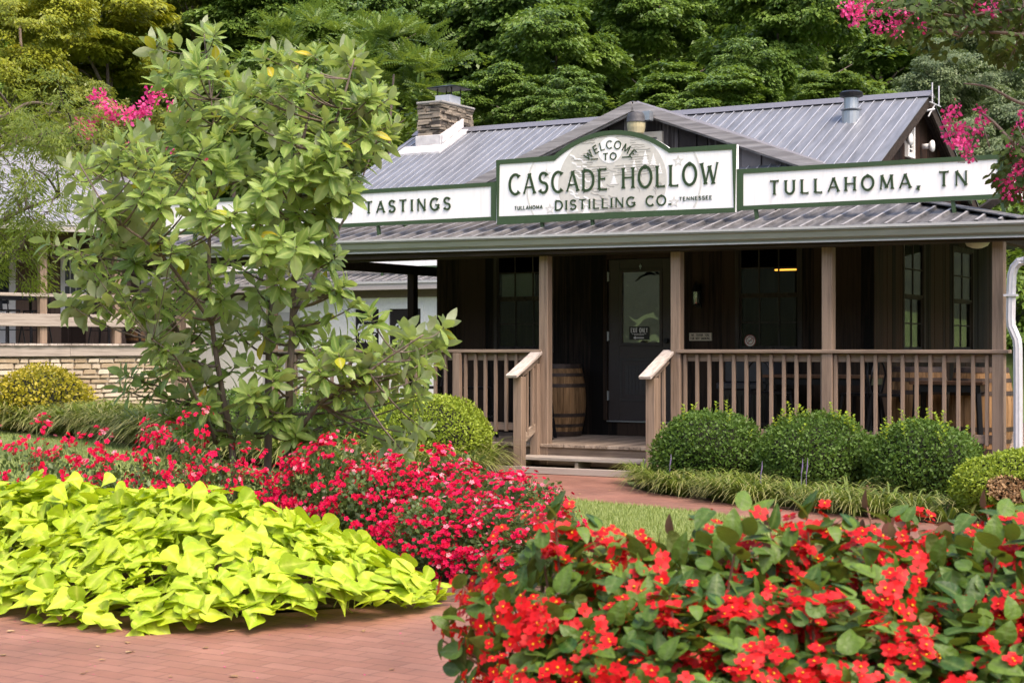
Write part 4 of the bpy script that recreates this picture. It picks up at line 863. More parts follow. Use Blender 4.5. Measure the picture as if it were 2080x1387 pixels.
mb = MB(); mb.box(A0, A1 + .2, -.42, -.30, 3.50, 3.64); o = mb.build('gutter', plain('pale_gutter', (.4, .37, .34), .5), lodge); mb = MB(); mb.box(A0, A1 + .2, -.44, -.42, 3.615, 3.65); mb.build('gutter_lip', gutter_lip, o)
mb = MB(); ribbed(mb, profile(A0, A1 + .25, .2, .02, .05), lambda a: -.34, lambda a: 5.4, lambda a, b, h: (a, b, 3.66 + .36 * (b + .34) + h)); ribbed(mb, profile(A0, A1 + .25, .2, .02, .05), lambda a: 5.4, lambda a: 10, lambda a, b, h: (a, b, 5.726 - .36 * (b - 5.4) + h))
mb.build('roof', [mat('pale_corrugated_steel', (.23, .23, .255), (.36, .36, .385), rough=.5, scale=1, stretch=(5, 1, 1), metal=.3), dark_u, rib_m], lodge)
W2 = 2.3; d0, d1 = lh(-45, 600, W2)[0], lh(31, 600, W2)[0]; w0, w1 = lh(124, 560, W2)[0], lh(174, 560, W2)[0]
mb = MB(); planks(mb, A0, A1, 1.48, lambda u: 4.5, W2, .05, [(d0, d1, 1.48, 3.5), (w0, w1, 1.98, 3.3)], .24, 'x', -1, .012); mb.build('plank_wall', wood('brown_board', (.035, .022, .016), (.15, .10, .075), 'z', island=.6), lodge)
mb = MB(); mb.box(A1 - .06, A1, W2, 9, 1.2, 4.6); mb.box(A0, A1, 9, 9.05, 0, 4.5); mb.build('rear_wall', dark_v, lodge)
dd = empty('door', parent=lodge); mb = MB(); mb.box(d0, d1, W2 - .02, W2 + .02, 1.49, 2.25); mb.box(d1 - .13, d1, W2 - .02, W2 + .02, 2.25, 3.45); mb.box(d0, d0 + .13, W2 - .02, W2 + .02, 2.25, 3.45); mb.box(d0 + .13, d1 - .13, W2 - .02, W2 + .02, 3.3, 3.45); mb.build('door_leaf', white_m, dd, .004)
mb = MB(); mb.box(d0 + .13, d1 - .13, W2, W2 + .01, 2.25, 3.3); mb.build('glass_pane', plain('dark_pane', (.03, .035, .04), .08), dd)
ww = empty('window', parent=lodge); mb = MB(); mb.box(w0 - .02, w0 + .07, W2 - .03, W2 + .03, 1.98, 3.3); mb.box(w1 - .09, w1 + .02, W2 - .03, W2 + .03, 1.98, 3.3); mb.box(w0 + .07, w1 - .09, W2 - .03, W2 + .03, 3.22, 3.3); mb.box(w0 + .07, w1 - .09, W2 - .035, W2 + .03, 1.98, 2.1); mb.box(w0 + .07, w1 - .09, W2 - .02, W2 + .02, 2.62, 2.68)
for i in (1, 2): a = w0 + .07 + (w1 - w0 - .16) * i / 3; mb.box(a - .01, a + .01, W2 - .012, W2 + .004, 2.1, 3.22)
for z in (2.36, 2.95): mb.box(w0 + .07, w1 - .09, W2 - .011, W2 + .003, z - .01, z + .01)
mb.build('window_frame', white_m, ww); mb = MB(); mb.box(w0 + .07, w1 - .09, W2 + .006, W2 + .012, 2.1, 3.22); mb.build('pane', plain('blind_pane', (.12, .13, .14), .1), ww)
# string lights, furniture
t = empty('string_lights', LO, LA, 'string of clear bulbs hung under the lodge porch beam', 'lights'); bulbs = [lh(x, y, .35) for x, y in ((30, 484), (72, 493), (108, 499), (147, 505), (188, 508), (225, 513), (262, 512))]
mb = MB(); pts = []
for p, q in zip(bulbs[:-1], bulbs[1:]):
    for k in range(5): f = k / 5; pts.append((p[0] + (q[0] - p[0]) * f, .35, p[2] + (q[2] - p[2]) * f + .12 - .10 * 4 * f * (1 - f) * .6))
mb.tube(pts, .008, 5)
for p in bulbs: mb.tube([(p[0], .35, p[2] + .11), (p[0], .35, p[2] + .04)], .016, 6)
mb.build('cord', black_m, t)
for p in bulbs: mb = MB(); mb.lathe([(.012, .045), (.03, .01), (.032, -.01), (.018, -.04), (.004, -.048)], 10, (p[0], .35, p[2])); mb.build('bulb', glass('clear_bulb', refl=.35), t, smooth=True)
lp = lambda x, y, d: LO + Lx * lh(x, y, d)[0] + Ly * d
q = lp(15, 600, 1.0); table(q.x, q.y, 1.48, LA, 1.3, .7, .92, 'black table on the lodge porch in front of the white door', 'lodge tables', black_p)
for x, y, d, rz, n in ((72, 640, .9, LA - 1.5, 'black metal chair on the lodge porch right of the table'), (15, 700, .55, LA + .3, 'black metal chair in front of the lodge table'), (212, 700, .8, LA + .6, 'black metal stool on the lodge porch under the window'), (262, 700, .8, LA + 2.6, 'black metal stool beside the small barrel on the lodge porch')):
    q = lp(x, y, d); stool(q.x, q.y, 1.48, rz, n, 'lodge chairs')
q = lp(286, 690, 1.2); k = copy_tree([o for o in bpy.data.objects if o.name == 'barrel'][0]); k.location = (q.x, q.y, 1.48); tag(k, 'tan wooden barrel standing on the lodge porch', 'barrel', 'whiskey barrels on the porch')

# ------------------------------------------------------------------ the white general store behind
store = empty('store_building', HO, HR, 'white general store with dark poster windows seen beyond the porch', 'building'); SVv = 10.9
mb = MB(); planks(mb, -17, -7, 0, lambda u: 2.62, SVv, .06, [(-10.47, -9.87, 1.1, 2.19), (-9.62, -8.85, 1.1, 2.19), (-12.9, -11.9, .2, 2.15)], .3, 'x', -1, .004); mb.build('white_wall', white_m, store)
mb = MB(); mb.box(-17, -7, SVv - .03, SVv - .012, 2.42, 2.62); mb.build('fascia', plain('brown_fascia', (.2, .15, .13), .7), store)
mb = MB(); mb.box(-17.2, -6.8, SVv - .40, SVv - .28, 2.57, 2.72); mb.build('gutter', plain('taupe_gutter', (.42, .38, .36), .5), store); mb = MB(); mb.box(-17.2, -6.8, SVv - .42, SVv - .40, 2.69, 2.74); mb.build('gutter_lip', gutter_lip, store)
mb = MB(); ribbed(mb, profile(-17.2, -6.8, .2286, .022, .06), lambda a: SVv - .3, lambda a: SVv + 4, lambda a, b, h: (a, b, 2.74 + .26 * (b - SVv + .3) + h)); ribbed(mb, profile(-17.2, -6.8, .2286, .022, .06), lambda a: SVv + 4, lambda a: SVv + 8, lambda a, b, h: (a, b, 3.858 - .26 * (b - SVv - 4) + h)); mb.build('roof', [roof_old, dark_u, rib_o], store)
mb = MB(); mb.box(-17, -16.95, SVv + .1, SVv + 7.8, 0, 2.9); mb.box(-7.05, -7, SVv + .1, SVv + 7.8, 0, 2.9); mb.box(-17, -7, SVv + 7.8, SVv + 7.85, 0, 2.8); mb.build('rear_wall', white_m, store)
stf = lambda a, b, d: (a, SVv + .02 - d, b)
for u0, u1 in ((-10.47, -9.87), (-9.62, -8.85)):
    wn = empty('window', parent=store); mb = MB(); mb.box(u0, u1, SVv + .02, SVv + .03, 1.1, 2.19); mb.build('poster_pane', plain('black_poster', (.014, .014, .016), .25), wn)
    mb = MB(); m_ = (u0 + u1) / 2; text(mb, 'THE', m_ - .09, m_ + .09, 1.93, .05, stf, .001, .003, .2, .2, .3); text(mb, 'GENERAL', m_ - .24, m_ + .24, 1.72, .16, stf, .001, .003, .17, 0, .22); text(mb, 'STORE', m_ - .2, m_ + .2, 1.52, .16, stf, .001, .003, .17, 0, .22); mb.build('lettering', print_w, wn)
    mb = MB(); mb.box(u0 - .07, u0, SVv - .02, SVv + .03, 1.03, 2.27); mb.box(u1, u1 + .07, SVv - .02, SVv + .03, 1.03, 2.27); mb.box(u0, u1, SVv - .02, SVv + .03, 2.19, 2.27); mb.box(u0, u1, SVv - .02, SVv + .03, 1.03, 1.1); mb.build('window_frame', white_m, wn)
mb = MB(); mb.box(-12.9, -11.9, SVv + .01, SVv + .05, .2, 2.15); mb.build('door', plain('pale_door', (.5, .5, .5), .5), store)
t = empty('store_sign', HO, HR, 'white board with a green lower edge on the general store roof', 'sign'); mb = MB(); mb.box(-15, -7.4, SVv + .25, SVv + .3, 3.06, 3.5); mb.build('board', sign_w, t); mb = MB(); mb.box(-15, -7.4, SVv + .235, SVv + .249, 3.0, 3.06); mb.box(-15, -7.4, SVv + .235, SVv + .249, 3.5, 3.55); mb.build('sign_frame', green_m, t)
for u in (-14, -12, -10, -8): mb = MB(); mb.box(u, u + .04, SVv + .25, SVv + .29, 2.85, 3.0); mb.build('sign_leg', green_m, t)

# ------------------------------------------------------------------ leaves and flowers: materials
mag_l = leafmat('magnolia_leaf', (.105, .19, .034), (.26, .365, .092), (.42, .56, .10), .33, .45, under=(.42, .46, .32), rib=(.34, .42, .13), bump=18)
mag_y = leafmat('yellowing_leaf', (.36, .40, .03), (.52, .42, .03), (.6, .55, .05), .35, .4, rib=(.5, .5, .2))
lime_l = leafmat('lime_leaf', (.25, .40, .014), (.51, .63, .04), (.50, .62, .02), .32, .55, rib=(.56, .64, .10), bump=24)
rose_l = leafmat('rose_leaf', (.035, .07, .022), (.13, .19, .06), (.2, .3, .06), .3, .45)
rose_f = leafmat('rose_petal', (.52, .002, .028), (.73, .014, .10), (.75, .01, .05), .22, .7, spec=.15)
rose_p = leafmat('pink_petal', (.8, .10, .22), (.85, .42, .45), (.8, .2, .3), .25, .6)
beg_l = leafmat('begonia_leaf', (.018, .062, .011), (.11, .19, .024), (.22, .30, .03), .18, .40, under=(.11, .14, .03), rib=(.10, .16, .04), spec=.25, bump=45)
beg_b = leafmat('bronze_leaf', (.09, .035, .025), (.14, .10, .045), (.25, .1, .05), .2, .55, under=(.14, .06, .045), spec=.15)
beg_f = leafmat('begonia_petal', (.46, .002, .004), (.66, .013, .015), (.8, .03, .02), .22, .5, spec=.25, eye=(.85, .5, .02))
yel_m = plain('yellow_stamen', (.85, .55, .02), .6)
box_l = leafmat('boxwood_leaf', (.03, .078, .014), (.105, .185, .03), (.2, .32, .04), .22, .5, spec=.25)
box_n = leafmat('new_shoot', (.15, .27, .02), (.32, .44, .035), (.5, .6, .05), .35, .45)
hed_l = leafmat('bright_hedge_leaf', (.12, .20, .02), (.33, .42, .04), (.35, .45, .04), .3, .5)
gold_l = leafmat('gold_shrub_leaf', (.12, .16, .02), (.50, .40, .025), (.5, .45, .03), .3, .5)
dead_l = leafmat('dead_foliage', (.24, .13, .055), (.50, .33, .17), (.4, .25, .1), .15, .8)
lir_l = leafmat('liriope_blade', (.035, .075, .01), (.18, .25, .035), (.3, .4, .05), .22, .45, rib=(.46, .40, .17))
lir_f = plain('lilac_spike', (.20, .15, .27), .8)
gra_l = leafmat('lawn_blade', (.165, .225, .055), (.35, .395, .135), (.4, .5, .08), .3, .5)
oak_l = leafmat('willow_leaf', (.045, .092, .014), (.21, .265, .038), (.4, .48, .05), .35, .45)
cra_l = leafmat('myrtle_leaf', (.022, .05, .01), (.075, .115, .022), (.14, .2, .03), .22, .6, under=(.05, .08, .02), spec=.2)
cra_f = leafmat('myrtle_blossom', (.62, .02, .17), (.86, .12, .36), (.85, .06, .3), .25, .7)
stem_m = plain('green_stem', (.13, .17, .05), .7); redstem = plain('reddish_stem', (.2, .10, .06), .7)
TM = {'dark': leafmat('dark_tree_leaf', (.035, .085, .016), (.185, .295, .055), (.13, .22, .025), .25, .4),
      'mid': leafmat('green_tree_leaf', (.04, .095, .017), (.21, .32, .058), (.22, .34, .035), .28, .4),
      'light': leafmat('light_tree_leaf', (.045, .098, .016), (.175, .27, .047), (.3, .42, .05), .3, .42),
      'yellow': leafmat('yellow_tree_leaf', (.075, .13, .014), (.35, .375, .03), (.48, .46, .03), .3, .42),
      'olive': leafmat('olive_tree_leaf', (.075, .115, .018), (.30, .33, .05), (.34, .40, .05), .3, .42),
      'grey': leafmat('grey_tree_leaf', (.06, .095, .04), (.18, .235, .10), (.2, .28, .08), .25, .45)}

# ------------------------------------------------------------------ trees on the hillside
rng = np.random.default_rng(11)
def clump_leaves(S, C, N, rad, per, size, droop=.35, flat=.55, tpl=DIA, up=.7, zn=.38):
    """C clump centres, N outward normals; leaves lie on the upper outer side of every clump"""
    k = len(C); c = np.repeat(C, per, 0); n = np.repeat(N, per, 0); r = np.repeat(rad, per)[:, None]
    d = rdir(rng, k * per); d = nrm(d + n * .55 + np.array([0, 0, .35])); q = d * (rng.random((k * per, 1)) ** .4); q[:, 2] *= flat
    pos = c + q * r; out = nrm(n * np.array([1, 1, .2]) * .7 + d * np.array([1, 1, .1]) + rng.normal(size=d.shape) * .35); y = nrm(out + np.array([0, 0, -droop]))
    z = nrm(np.array([0, 0, up]) + n * .5 + rng.normal(size=d.shape) * zn)
    base = np.repeat(rng.random(k), per)
    S.add(*tpl, pos, frames(y, z), size * (.7 + .6 * rng.random(k * per)), np.clip(base * .55 + rng.random(k * per) * .45, 0, 1))
def shell(n, squash=1.):
    d = rdir(rng, n * 2); d = d[d[:, 2] > -.55][:n]; ph = rng.random(6) * 6.28
    b = .78 + .16 * np.sin(3 * d[:, 0] + ph[0]) * np.sin(3 * d[:, 2] + ph[1]) + .1 * np.sin(5 * d[:, 1] + ph[2]) * np.sin(4 * d[:, 2] + ph[3]) + .05 * rng.normal(size=len(d))
    rr = b * np.where(rng.random(len(d)) < .75, 1, .45 + .4 * rng.random(len(d))); return d * rr[:, None], d
def lobed(n, lobes=9):                                      # an uneven crown: several overlapping lobes of different size
    Cs, Ns = [], []
    for i in range(lobes):
        o = rdir(rng, 1)[0] * np.array([.62, .62, .55]) * (0 if i == 0 else rng.uniform(.7, 1.05)); r = .55 if i == 0 else rng.uniform(.22, .46); c, d = shell(int(n / lobes * (1.6 if i == 0 else .9))); Cs.append(o + c * r * np.array([1, 1, .85])); Ns.append(nrm(d + o * .8))
    return np.concatenate(Cs), np.concatenate(Ns)
def crown_broad(n=150, per=80, size=.06, rad=(.12, .24), **kw):
    S = Scatter(); C, N = lobed(n) ; clump_leaves(S, C, N, rng.uniform(*rad, len(C)), per, size, **kw); return S
def pinnate(n=8):
    v = []; f = []
    for i in range(n):
        t = .12 + .85 * i / n
        for s in (-1, 1):
            b = len(v); L_ = .2 * (1 - .45 * abs(t - .4)); zz = -.22 * t * t
            for a, w_ in ((0, 0), (.5, .045), (1, 0), (.5, -.045)): v.append((s * a * L_, t + a * .06 + w_, zz - .05 * a))
            f.append((b, b + 1, b + 2, b + 3))
    return v, f
PIN = pinnate()
def crown_pinnate(n=70, per=11, size=.34):
    S = Scatter(); C, N = shell(n); k = len(C) * per; c = np.repeat(C, per, 0); nn = np.repeat(N, per, 0)
    a = rng.random(k) * 6.28; y = nrm(np.stack([np.cos(a), np.sin(a), -.2 + 1.1 * rng.random(k)], 1) + nn * .6); S.add(*PIN, c, frames(y, np.array([0, 0, 1.]) + rng.normal(size=(k, 3)) * .45), size * (.7 + .5 * rng.random(k)), np.clip(np.repeat(rng.random(len(C)), per) * .6 + rng.random(k) * .4, 0, 1)); return S
CR = {'broad': [crown_broad(240, 165, .060, (.09, .21), droop=.5, flat=.5, zn=.48).build(None, TM['dark']) for i in range(5)], 'fine': [crown_broad(180, 190, .038, (.10, .2), droop=.7).build(None, TM['dark']) for i in range(2)],
      'pinnate': [crown_pinnate().build(None, TM['light']) for i in range(2)], 'layer': [crown_broad(120, 210, .062, (.16, .30), flat=.30, droop=.6, up=1.3).build(None, TM['yellow']) for i in range(2)]}
tree_no = [0]
def trunk_mb(base, top, r, lean=0, limbs=5, rr=random.Random(4)):
    mb = MB(); b, t = Vector(base), Vector(top); pts = [b.lerp(t, i / 6) + Vector((rr.uniform(-.12, .12), rr.uniform(-.12, .12), 0)) * (1 if 0 < i < 6 else 0) for i in range(7)]
    mb.tube(pts, [r * (1 - .75 * i / 6) for i in range(7)], 8)
    for k in range(limbs):
        p = pts[rr.randint(2, 5)]; a = rr.uniform(0, 6.28); L_ = (t - b).length * rr.uniform(.12, .26); q = p + Vector((math.cos(a) * L_ * .7, math.sin(a) * L_ * .7, L_ * .6)); mb.tube([p, p.lerp(q, .5) + Vector((0, 0, .1 * L_)), q], [r * .4, r * .26, r * .08], 6)
    return mb
def tree(px, py, Z, Rp, kind, m, label, name='hillside_tree', hz=1.0, cat='tree', group='trees on the wooded hillside'):
    i = tree_no[0]; tree_no[0] += 1; c = at(px, py, Z); Rm = Rp * Z / 3311; g = max(0, hillz(c.x, c.y) - .3)
    t = empty(name, (c.x, c.y, g), 0, label, cat, group)
    o = link('crown', CR[kind][i % len(CR[kind])], t); o.location = (0, 0, c.z - g); o.scale = (Rm * 1.12, Rm * 1.12, Rm * 1.1 * hz); o.rotation_euler = (0, 0, i * 2.4)
    o.material_slots[0].link = 'OBJECT'; o.material_slots[0].material = TM[m]
    top = c.z - g + Rm * .4 * hz; trunk_mb((0, 0, -.3), (0, 0, max(top - Rm * .3, 1)), max(.06, Rm * .06), limbs=6, rr=random.Random(i)).build('trunk', bark_m, t, smooth=True)
    return t
tree(40, 70, 36, 170, 'fine', 'yellow', 'fine-leaved yellowish tree at the upper left edge of the hillside')
tree(215, 95, 42, 190, 'layer', 'yellow', 'yellow-green tree with tiers of turning leaves above the pink myrtle', hz=.85)
tree(60, 240, 37, 170, 'fine', 'olive', 'olive tree with thin twigs below the yellowish one at the left edge')
tree(390, 20, 47, 170, 'layer', 'olive', 'yellow-tinged tree behind the tip of the magnolia')
tree(270, 210, 46, 160, 'layer', 'olive', 'shaded olive tree directly behind the pink myrtle')
tree(560, 60, 46, 150, 'broad', 'mid', 'green tree at the top, right of the magnolia tip')
tree(690, 20, 56, 140, 'broad', 'dark', 'dark tree in the shaded gap right of the magnolia top')
tree(800, 165, 40, 135, 'pinnate', 'light', 'feathery light green tree left of and above the stone chimney')
tree(625, 130, 43, 120, 'pinnate', 'light', 'feathery tree showing between the magnolia tops')
tree(840, 30, 52, 165, 'broad', 'mid', 'full green tree high above the stone chimney')
tree(1030, 100, 48, 190, 'broad', 'dark', 'large dark green tree behind the front gable, right of the chimney')
tree(930, 20, 58, 160, 'broad', 'dark', 'dark tree at the top edge above the chimney', hz=1.2)
tree(1000, 215, 37, 120, 'broad', 'mid', 'low bush-like tree just right of the chimney cap', hz=.8)
tree(1180, 20, 55, 150, 'broad', 'mid', 'green tree at the top edge above the gable lamp')
tree(1110, 215, 36, 120, 'broad', 'dark', 'low green tree touching the left side of the gable peak', hz=.8)
tree(1260, 85, 50, 150, 'broad', 'dark', 'shaded tree above the gable peak')
tree(1395, 195, 37, 145, 'broad', 'mid', 'broad low tree over the right slope of the front gable', hz=.7)
tree(1420, 40, 52, 150, 'broad', 'mid', 'green tree at the top, midway between gable and vent pipe')
tree(1580, 95, 43, 165, 'broad', 'mid', 'bushy pale-tipped tree rising behind the roof, left of the vent pipe', hz=1.15)
tree(1660, 30, 50, 120, 'layer', 'olive', 'olive tree at the top under the pink blossoms')
tree(1700, 195, 37, 110, 'broad', 'light', 'bright green low tree right behind the roof vent pipe', hz=.7)
tree(1790, 60, 54, 130, 'broad', 'mid', 'mid green tree behind the upper pink blossoms')
tree(1810, 150, 56, 110, 'broad', 'dark', 'dark tree in the deep shade left of the roof antenna')
tree(1900, 175, 40, 140, 'fine', 'grey', 'grey-green tree behind the roof antenna')
tree(2040, 120, 46, 150, 'fine', 'grey', 'grey-green tree at the right edge above the myrtle blossoms')
tree(2010, 300, 38, 150, 'fine', 'grey', 'grey-green low tree behind the right end of the sign')
tree(1950, 20, 58, 150, 'broad', 'dark', 'dark tree at the top right behind the myrtle branch')
tree(1330, 20, 46, 150, 'broad', 'mid', 'rounded green tree at the top edge right of the gable peak')
tree(1130, 130, 42, 150, 'broad', 'mid', 'full rounded tree above the left slope of the gable')
tree(1490, 190, 40, 120, 'broad', 'dark', 'dark rounded tree over the ridge right of the gable')
tree(760, 60, 47, 140, 'broad', 'dark', 'shaded rounded tree over the feathery one left of the chimney')
tree(480, 200, 38, 150, 'broad', 'mid', 'green tree hidden behind the middle of the magnolia')
tree(700, 290, 36, 110, 'broad', 'mid', 'low dark green bush-like tree at the foot of the roof, left of the chimney', hz=.9)
def woodland():                                             # the far wood, uncountable: crowns merged
    S = Scatter()
    for i in range(230):
        y = 43 + 62 * rng.random() ** 1.5; x = rng.uniform(-.42, .42) * y; z = hillz(x, y) + rng.uniform(.5, 4.5); C, N = shell(46); r_ = rng.uniform(2, 3.4)
        C = C * np.array([r_, r_, r_ * 1.1]) + np.array([x, y, z]); clump_leaves(S, C, N, rng.uniform(.4, .8, len(C)), 64, .20)
    tag(S.build('woodland', TM['mid']), 'dark wood covering the hillside behind the separate trees', 'woodland', kind='stuff')
woodland()

# ------------------------------------------------------------------ leafy branches placed in depth
def twig(mb, p, q, r0, r1, sag=0., n=5):
    p, q = Vector(p), Vector(q); mb.tube([p.lerp(q, i / n) + Vector((0, 0, sag * 4 * (i / n) * (1 - i / n))) for i in range(n + 1)], [r0 + (r1 - r0) * i / n for i in range(n + 1)], 6)
def V3(p): return np.array([p[0], p[1], p[2]], float)

# magnolia
MAG = leaf_tpl(.46, 6, .10, .22, [(0, .10), (.12, .35), (.3, .8), (.5, 1), (.72, .82), (.9, .38), (1, .04)])
MZ = 12.0
stems = [[(487, 1060, 0), (470, 900, 0), (452, 800, -.05), (430, 650, -.1), (425, 480, -.1), (436, 300, 0), (415, 75, 0)],
         [(540, 1060, .2), (545, 880, .2), (546, 720, .25), (560, 540, .3), (592, 380, .3), (630, 220, .3), (645, 115, .3)],
         [(578, 1060, -.1), (585, 880, -.1), (592, 700, -.12), (600, 520, -.1), (606, 400, -.1), (680, 250, -.2), (720, 120, -.2)],
         [(470, 1060, .3), (430, 860, .35), (370, 700, .4), (320, 560, .4), (270, 430, .4), (235, 310, .35)],
         [(590, 900, -.1), (650, 820, -.3), (720, 775, -.45), (790, 725, -.5), (860, 680, -.55)],
         [(440, 900, 0), (400, 810, -.4), (360, 730, -.6), (310, 690, -.7)], [(596, 640, -.1), (660, 520, .3), (720, 400, .5), (770, 270, .5)], [(432, 660, -.1), (330, 520, -.5), (230, 440, -.6), (160, 330, -.5)]]
tips = [(415, 55), (395, 110), (440, 115), (312, 85), (335, 135), (385, 160), (462, 150), (530, 108), (562, 100), (592, 112), (640, 100), (662, 118), (702, 105), (730, 112), (545, 155), (600, 155), (680, 160), (722, 158), (760, 205), (790, 195), (800, 235), (768, 262), (740, 292), (700, 290), (650, 292), (600, 235), (560, 262), (520, 222), (480, 235), (440, 205), (400, 245), (362, 215), (272, 265), (242, 275), (205, 305), (170, 315), (222, 345), (292, 305), (332, 295), (312, 352), (242, 402), (212, 432), (190, 402), (272, 415), (330, 385), (385, 362), (432, 335), (480, 345), (502, 302), (552, 342), (600, 342), (652, 352), (702, 342), (742, 372), (702, 412), (652, 422), (592, 402), (542, 422), (482, 412), (425, 405), (152, 482), (125, 492), (202, 482), (262, 472), (232, 532), (162, 562), (192, 585), (132, 595), (282, 562), (342, 542), (402, 512), (462, 502), (532, 502), (602, 482), (662, 482), (712, 502), (702, 562), (652, 562), (582, 562), (522, 582), (452, 582), (382, 582), (302, 622), (342, 652), (402, 642), (462, 662), (522, 652), (602, 642), (662, 622), (722, 602), (742, 662), (692, 682), (642, 702), (562, 722), (482, 722), (402, 722), (332, 722), (292, 762), (252, 742), (352, 792), (432, 792), (502, 782), (392, 842), (482, 852), (562, 822), (602, 862), (682, 832), (662, 882), (702, 702), (782, 692), (842, 662), (882, 682), (905, 642), (872, 722), (822, 732), (782, 742), (732, 742), (842, 862), (802, 882), (862, 782),
        (350, 250), (300, 450), (440, 270), (520, 390), (620, 300), (660, 230), (730, 240), (560, 200), (400, 320), (290, 370), (330, 600), (260, 600), (420, 540), (360, 690), (560, 640), (640, 760), (700, 770), (450, 840), (330, 820), (300, 680), (500, 180), (480, 290), (350, 480), (570, 460), (500, 460)]
def magnolia():
    t = empty('magnolia_tree', tuple(at(530, 1060, MZ))[:2] + (0,), 0, 'young multi-stemmed magnolia with large leaves in front of the sign', 'tree'); off = Vector(t.location)
    P = lambda x, y, d: at(x, y, MZ + d) - off
    rr = random.Random(8); mb = MB(); sp = []
    for k, s in enumerate(stems):
        pts = [P(*p) for p in s]
        if k < 4: pts[0].z = -.02
        cp = [Vector(p) for p in curve_pts(pts, 5)]; n = len(cp); r0 = (.030, .034, .034, .026, .02, .016, .016, .015)[k]
        mb.tube(cp, [max(r0 * (1 - .85 * i / n), .006) for i in range(n)], 9); sp += [(p, r0 * (1 - .85 * i / n)) for i, p in enumerate(cp) if i > 4]
    S = Scatter(); Y = Scatter(); cx, cy = 480, 450
    for (x, y) in [(a - 26 * (a > 690 and 350 < b < 560), b) for a, b in tips] + [(a + rr.uniform(-34, 34) - 30 * (a > 660 and 340 < b < 570), b + rr.uniform(-26, 30)) for a, b in tips if b > 130] + [(a + rr.uniform(-30, 30) - 30 * (a > 660 and 340 < b < 570), b + rr.uniform(-34, 16)) for a, b in tips if b < 470 and rr.random() < .55]:
        d = math.hypot((x - cx) / 400, (y - cy) / 460); dep = rr.uniform(-1, 1) * 1.15 * math.sqrt(max(.12, 1 - min(d, .95) ** 2))
        q = P(x, y + (6 if y < 200 else 18), dep); best = min(sp, key=lambda s: (s[0] - q).length + (1.2 if s[0].z > q.z - .1 else 0)); twig(mb, best[0], q, min(best[1] * .8, .012), .004, -.04)
        axv = (q - best[0]).normalized() * .6 + Vector((0, 0, .75 if y < 330 else .35)) + Vector((x - cx, 0, 0)) * .0006; ax = V3(axv.normalized())
        n = rr.randint(10, 14); a = np.arange(n) * 2.4 + rr.random() * 6; el = np.linspace(.25 if y < 330 else .5, 1.55 if y < 330 else 1.9, n) + rng.normal(size=n) * .12
        e1 = nrm(np.cross(ax, [.3, 1, .2])); e2 = np.cross(ax, e1); rad = np.cos(a)[:, None] * e1 + np.sin(a)[:, None] * e2
        dirs = nrm(np.cos(el)[:, None] * ax + np.sin(el)[:, None] * rad); up = nrm(np.sin(el)[:, None] * ax - np.cos(el)[:, None] * rad + rng.normal(size=(n, 3)) * .2)
        pos = V3(q) - ax[None] * np.linspace(0, .10, n)[:, None]; sz = rng.uniform(.11, .195, n) * np.linspace(.8, 1.05, n)
        yl = rng.random(n) < .02; yl[:3] = False
        S.add(*MAG[:2], pos[~yl], frames(dirs, up)[~yl], sz[~yl], rng.random((~yl).sum()), MAG[2])
        if yl.any(): Y.add(*MAG[:2], pos[yl], frames(dirs + [0, 0, -.5], up)[yl], sz[yl], None, MAG[2])
        # a few leaves down the twig
        b = V3(best[0]); m_ = rr.randint(2, 5); f = rng.uniform(.35, .9, m_)[:, None]; dd = nrm(rng.normal(size=(m_, 3)) + [0, 0, .2]); S.add(*MAG[:2], b + (V3(q) - b) * f, frames(dd, np.array([0, 0, 1.]) + rng.normal(size=(m_, 3)) * .3), rng.uniform(.12, .18, m_), None, MAG[2])
    mb.build('trunk', bark_m, t, smooth=True); S.build('leaves', mag_l, t, True); Y.build('yellow_leaves', mag_y, t, True)
magnolia()

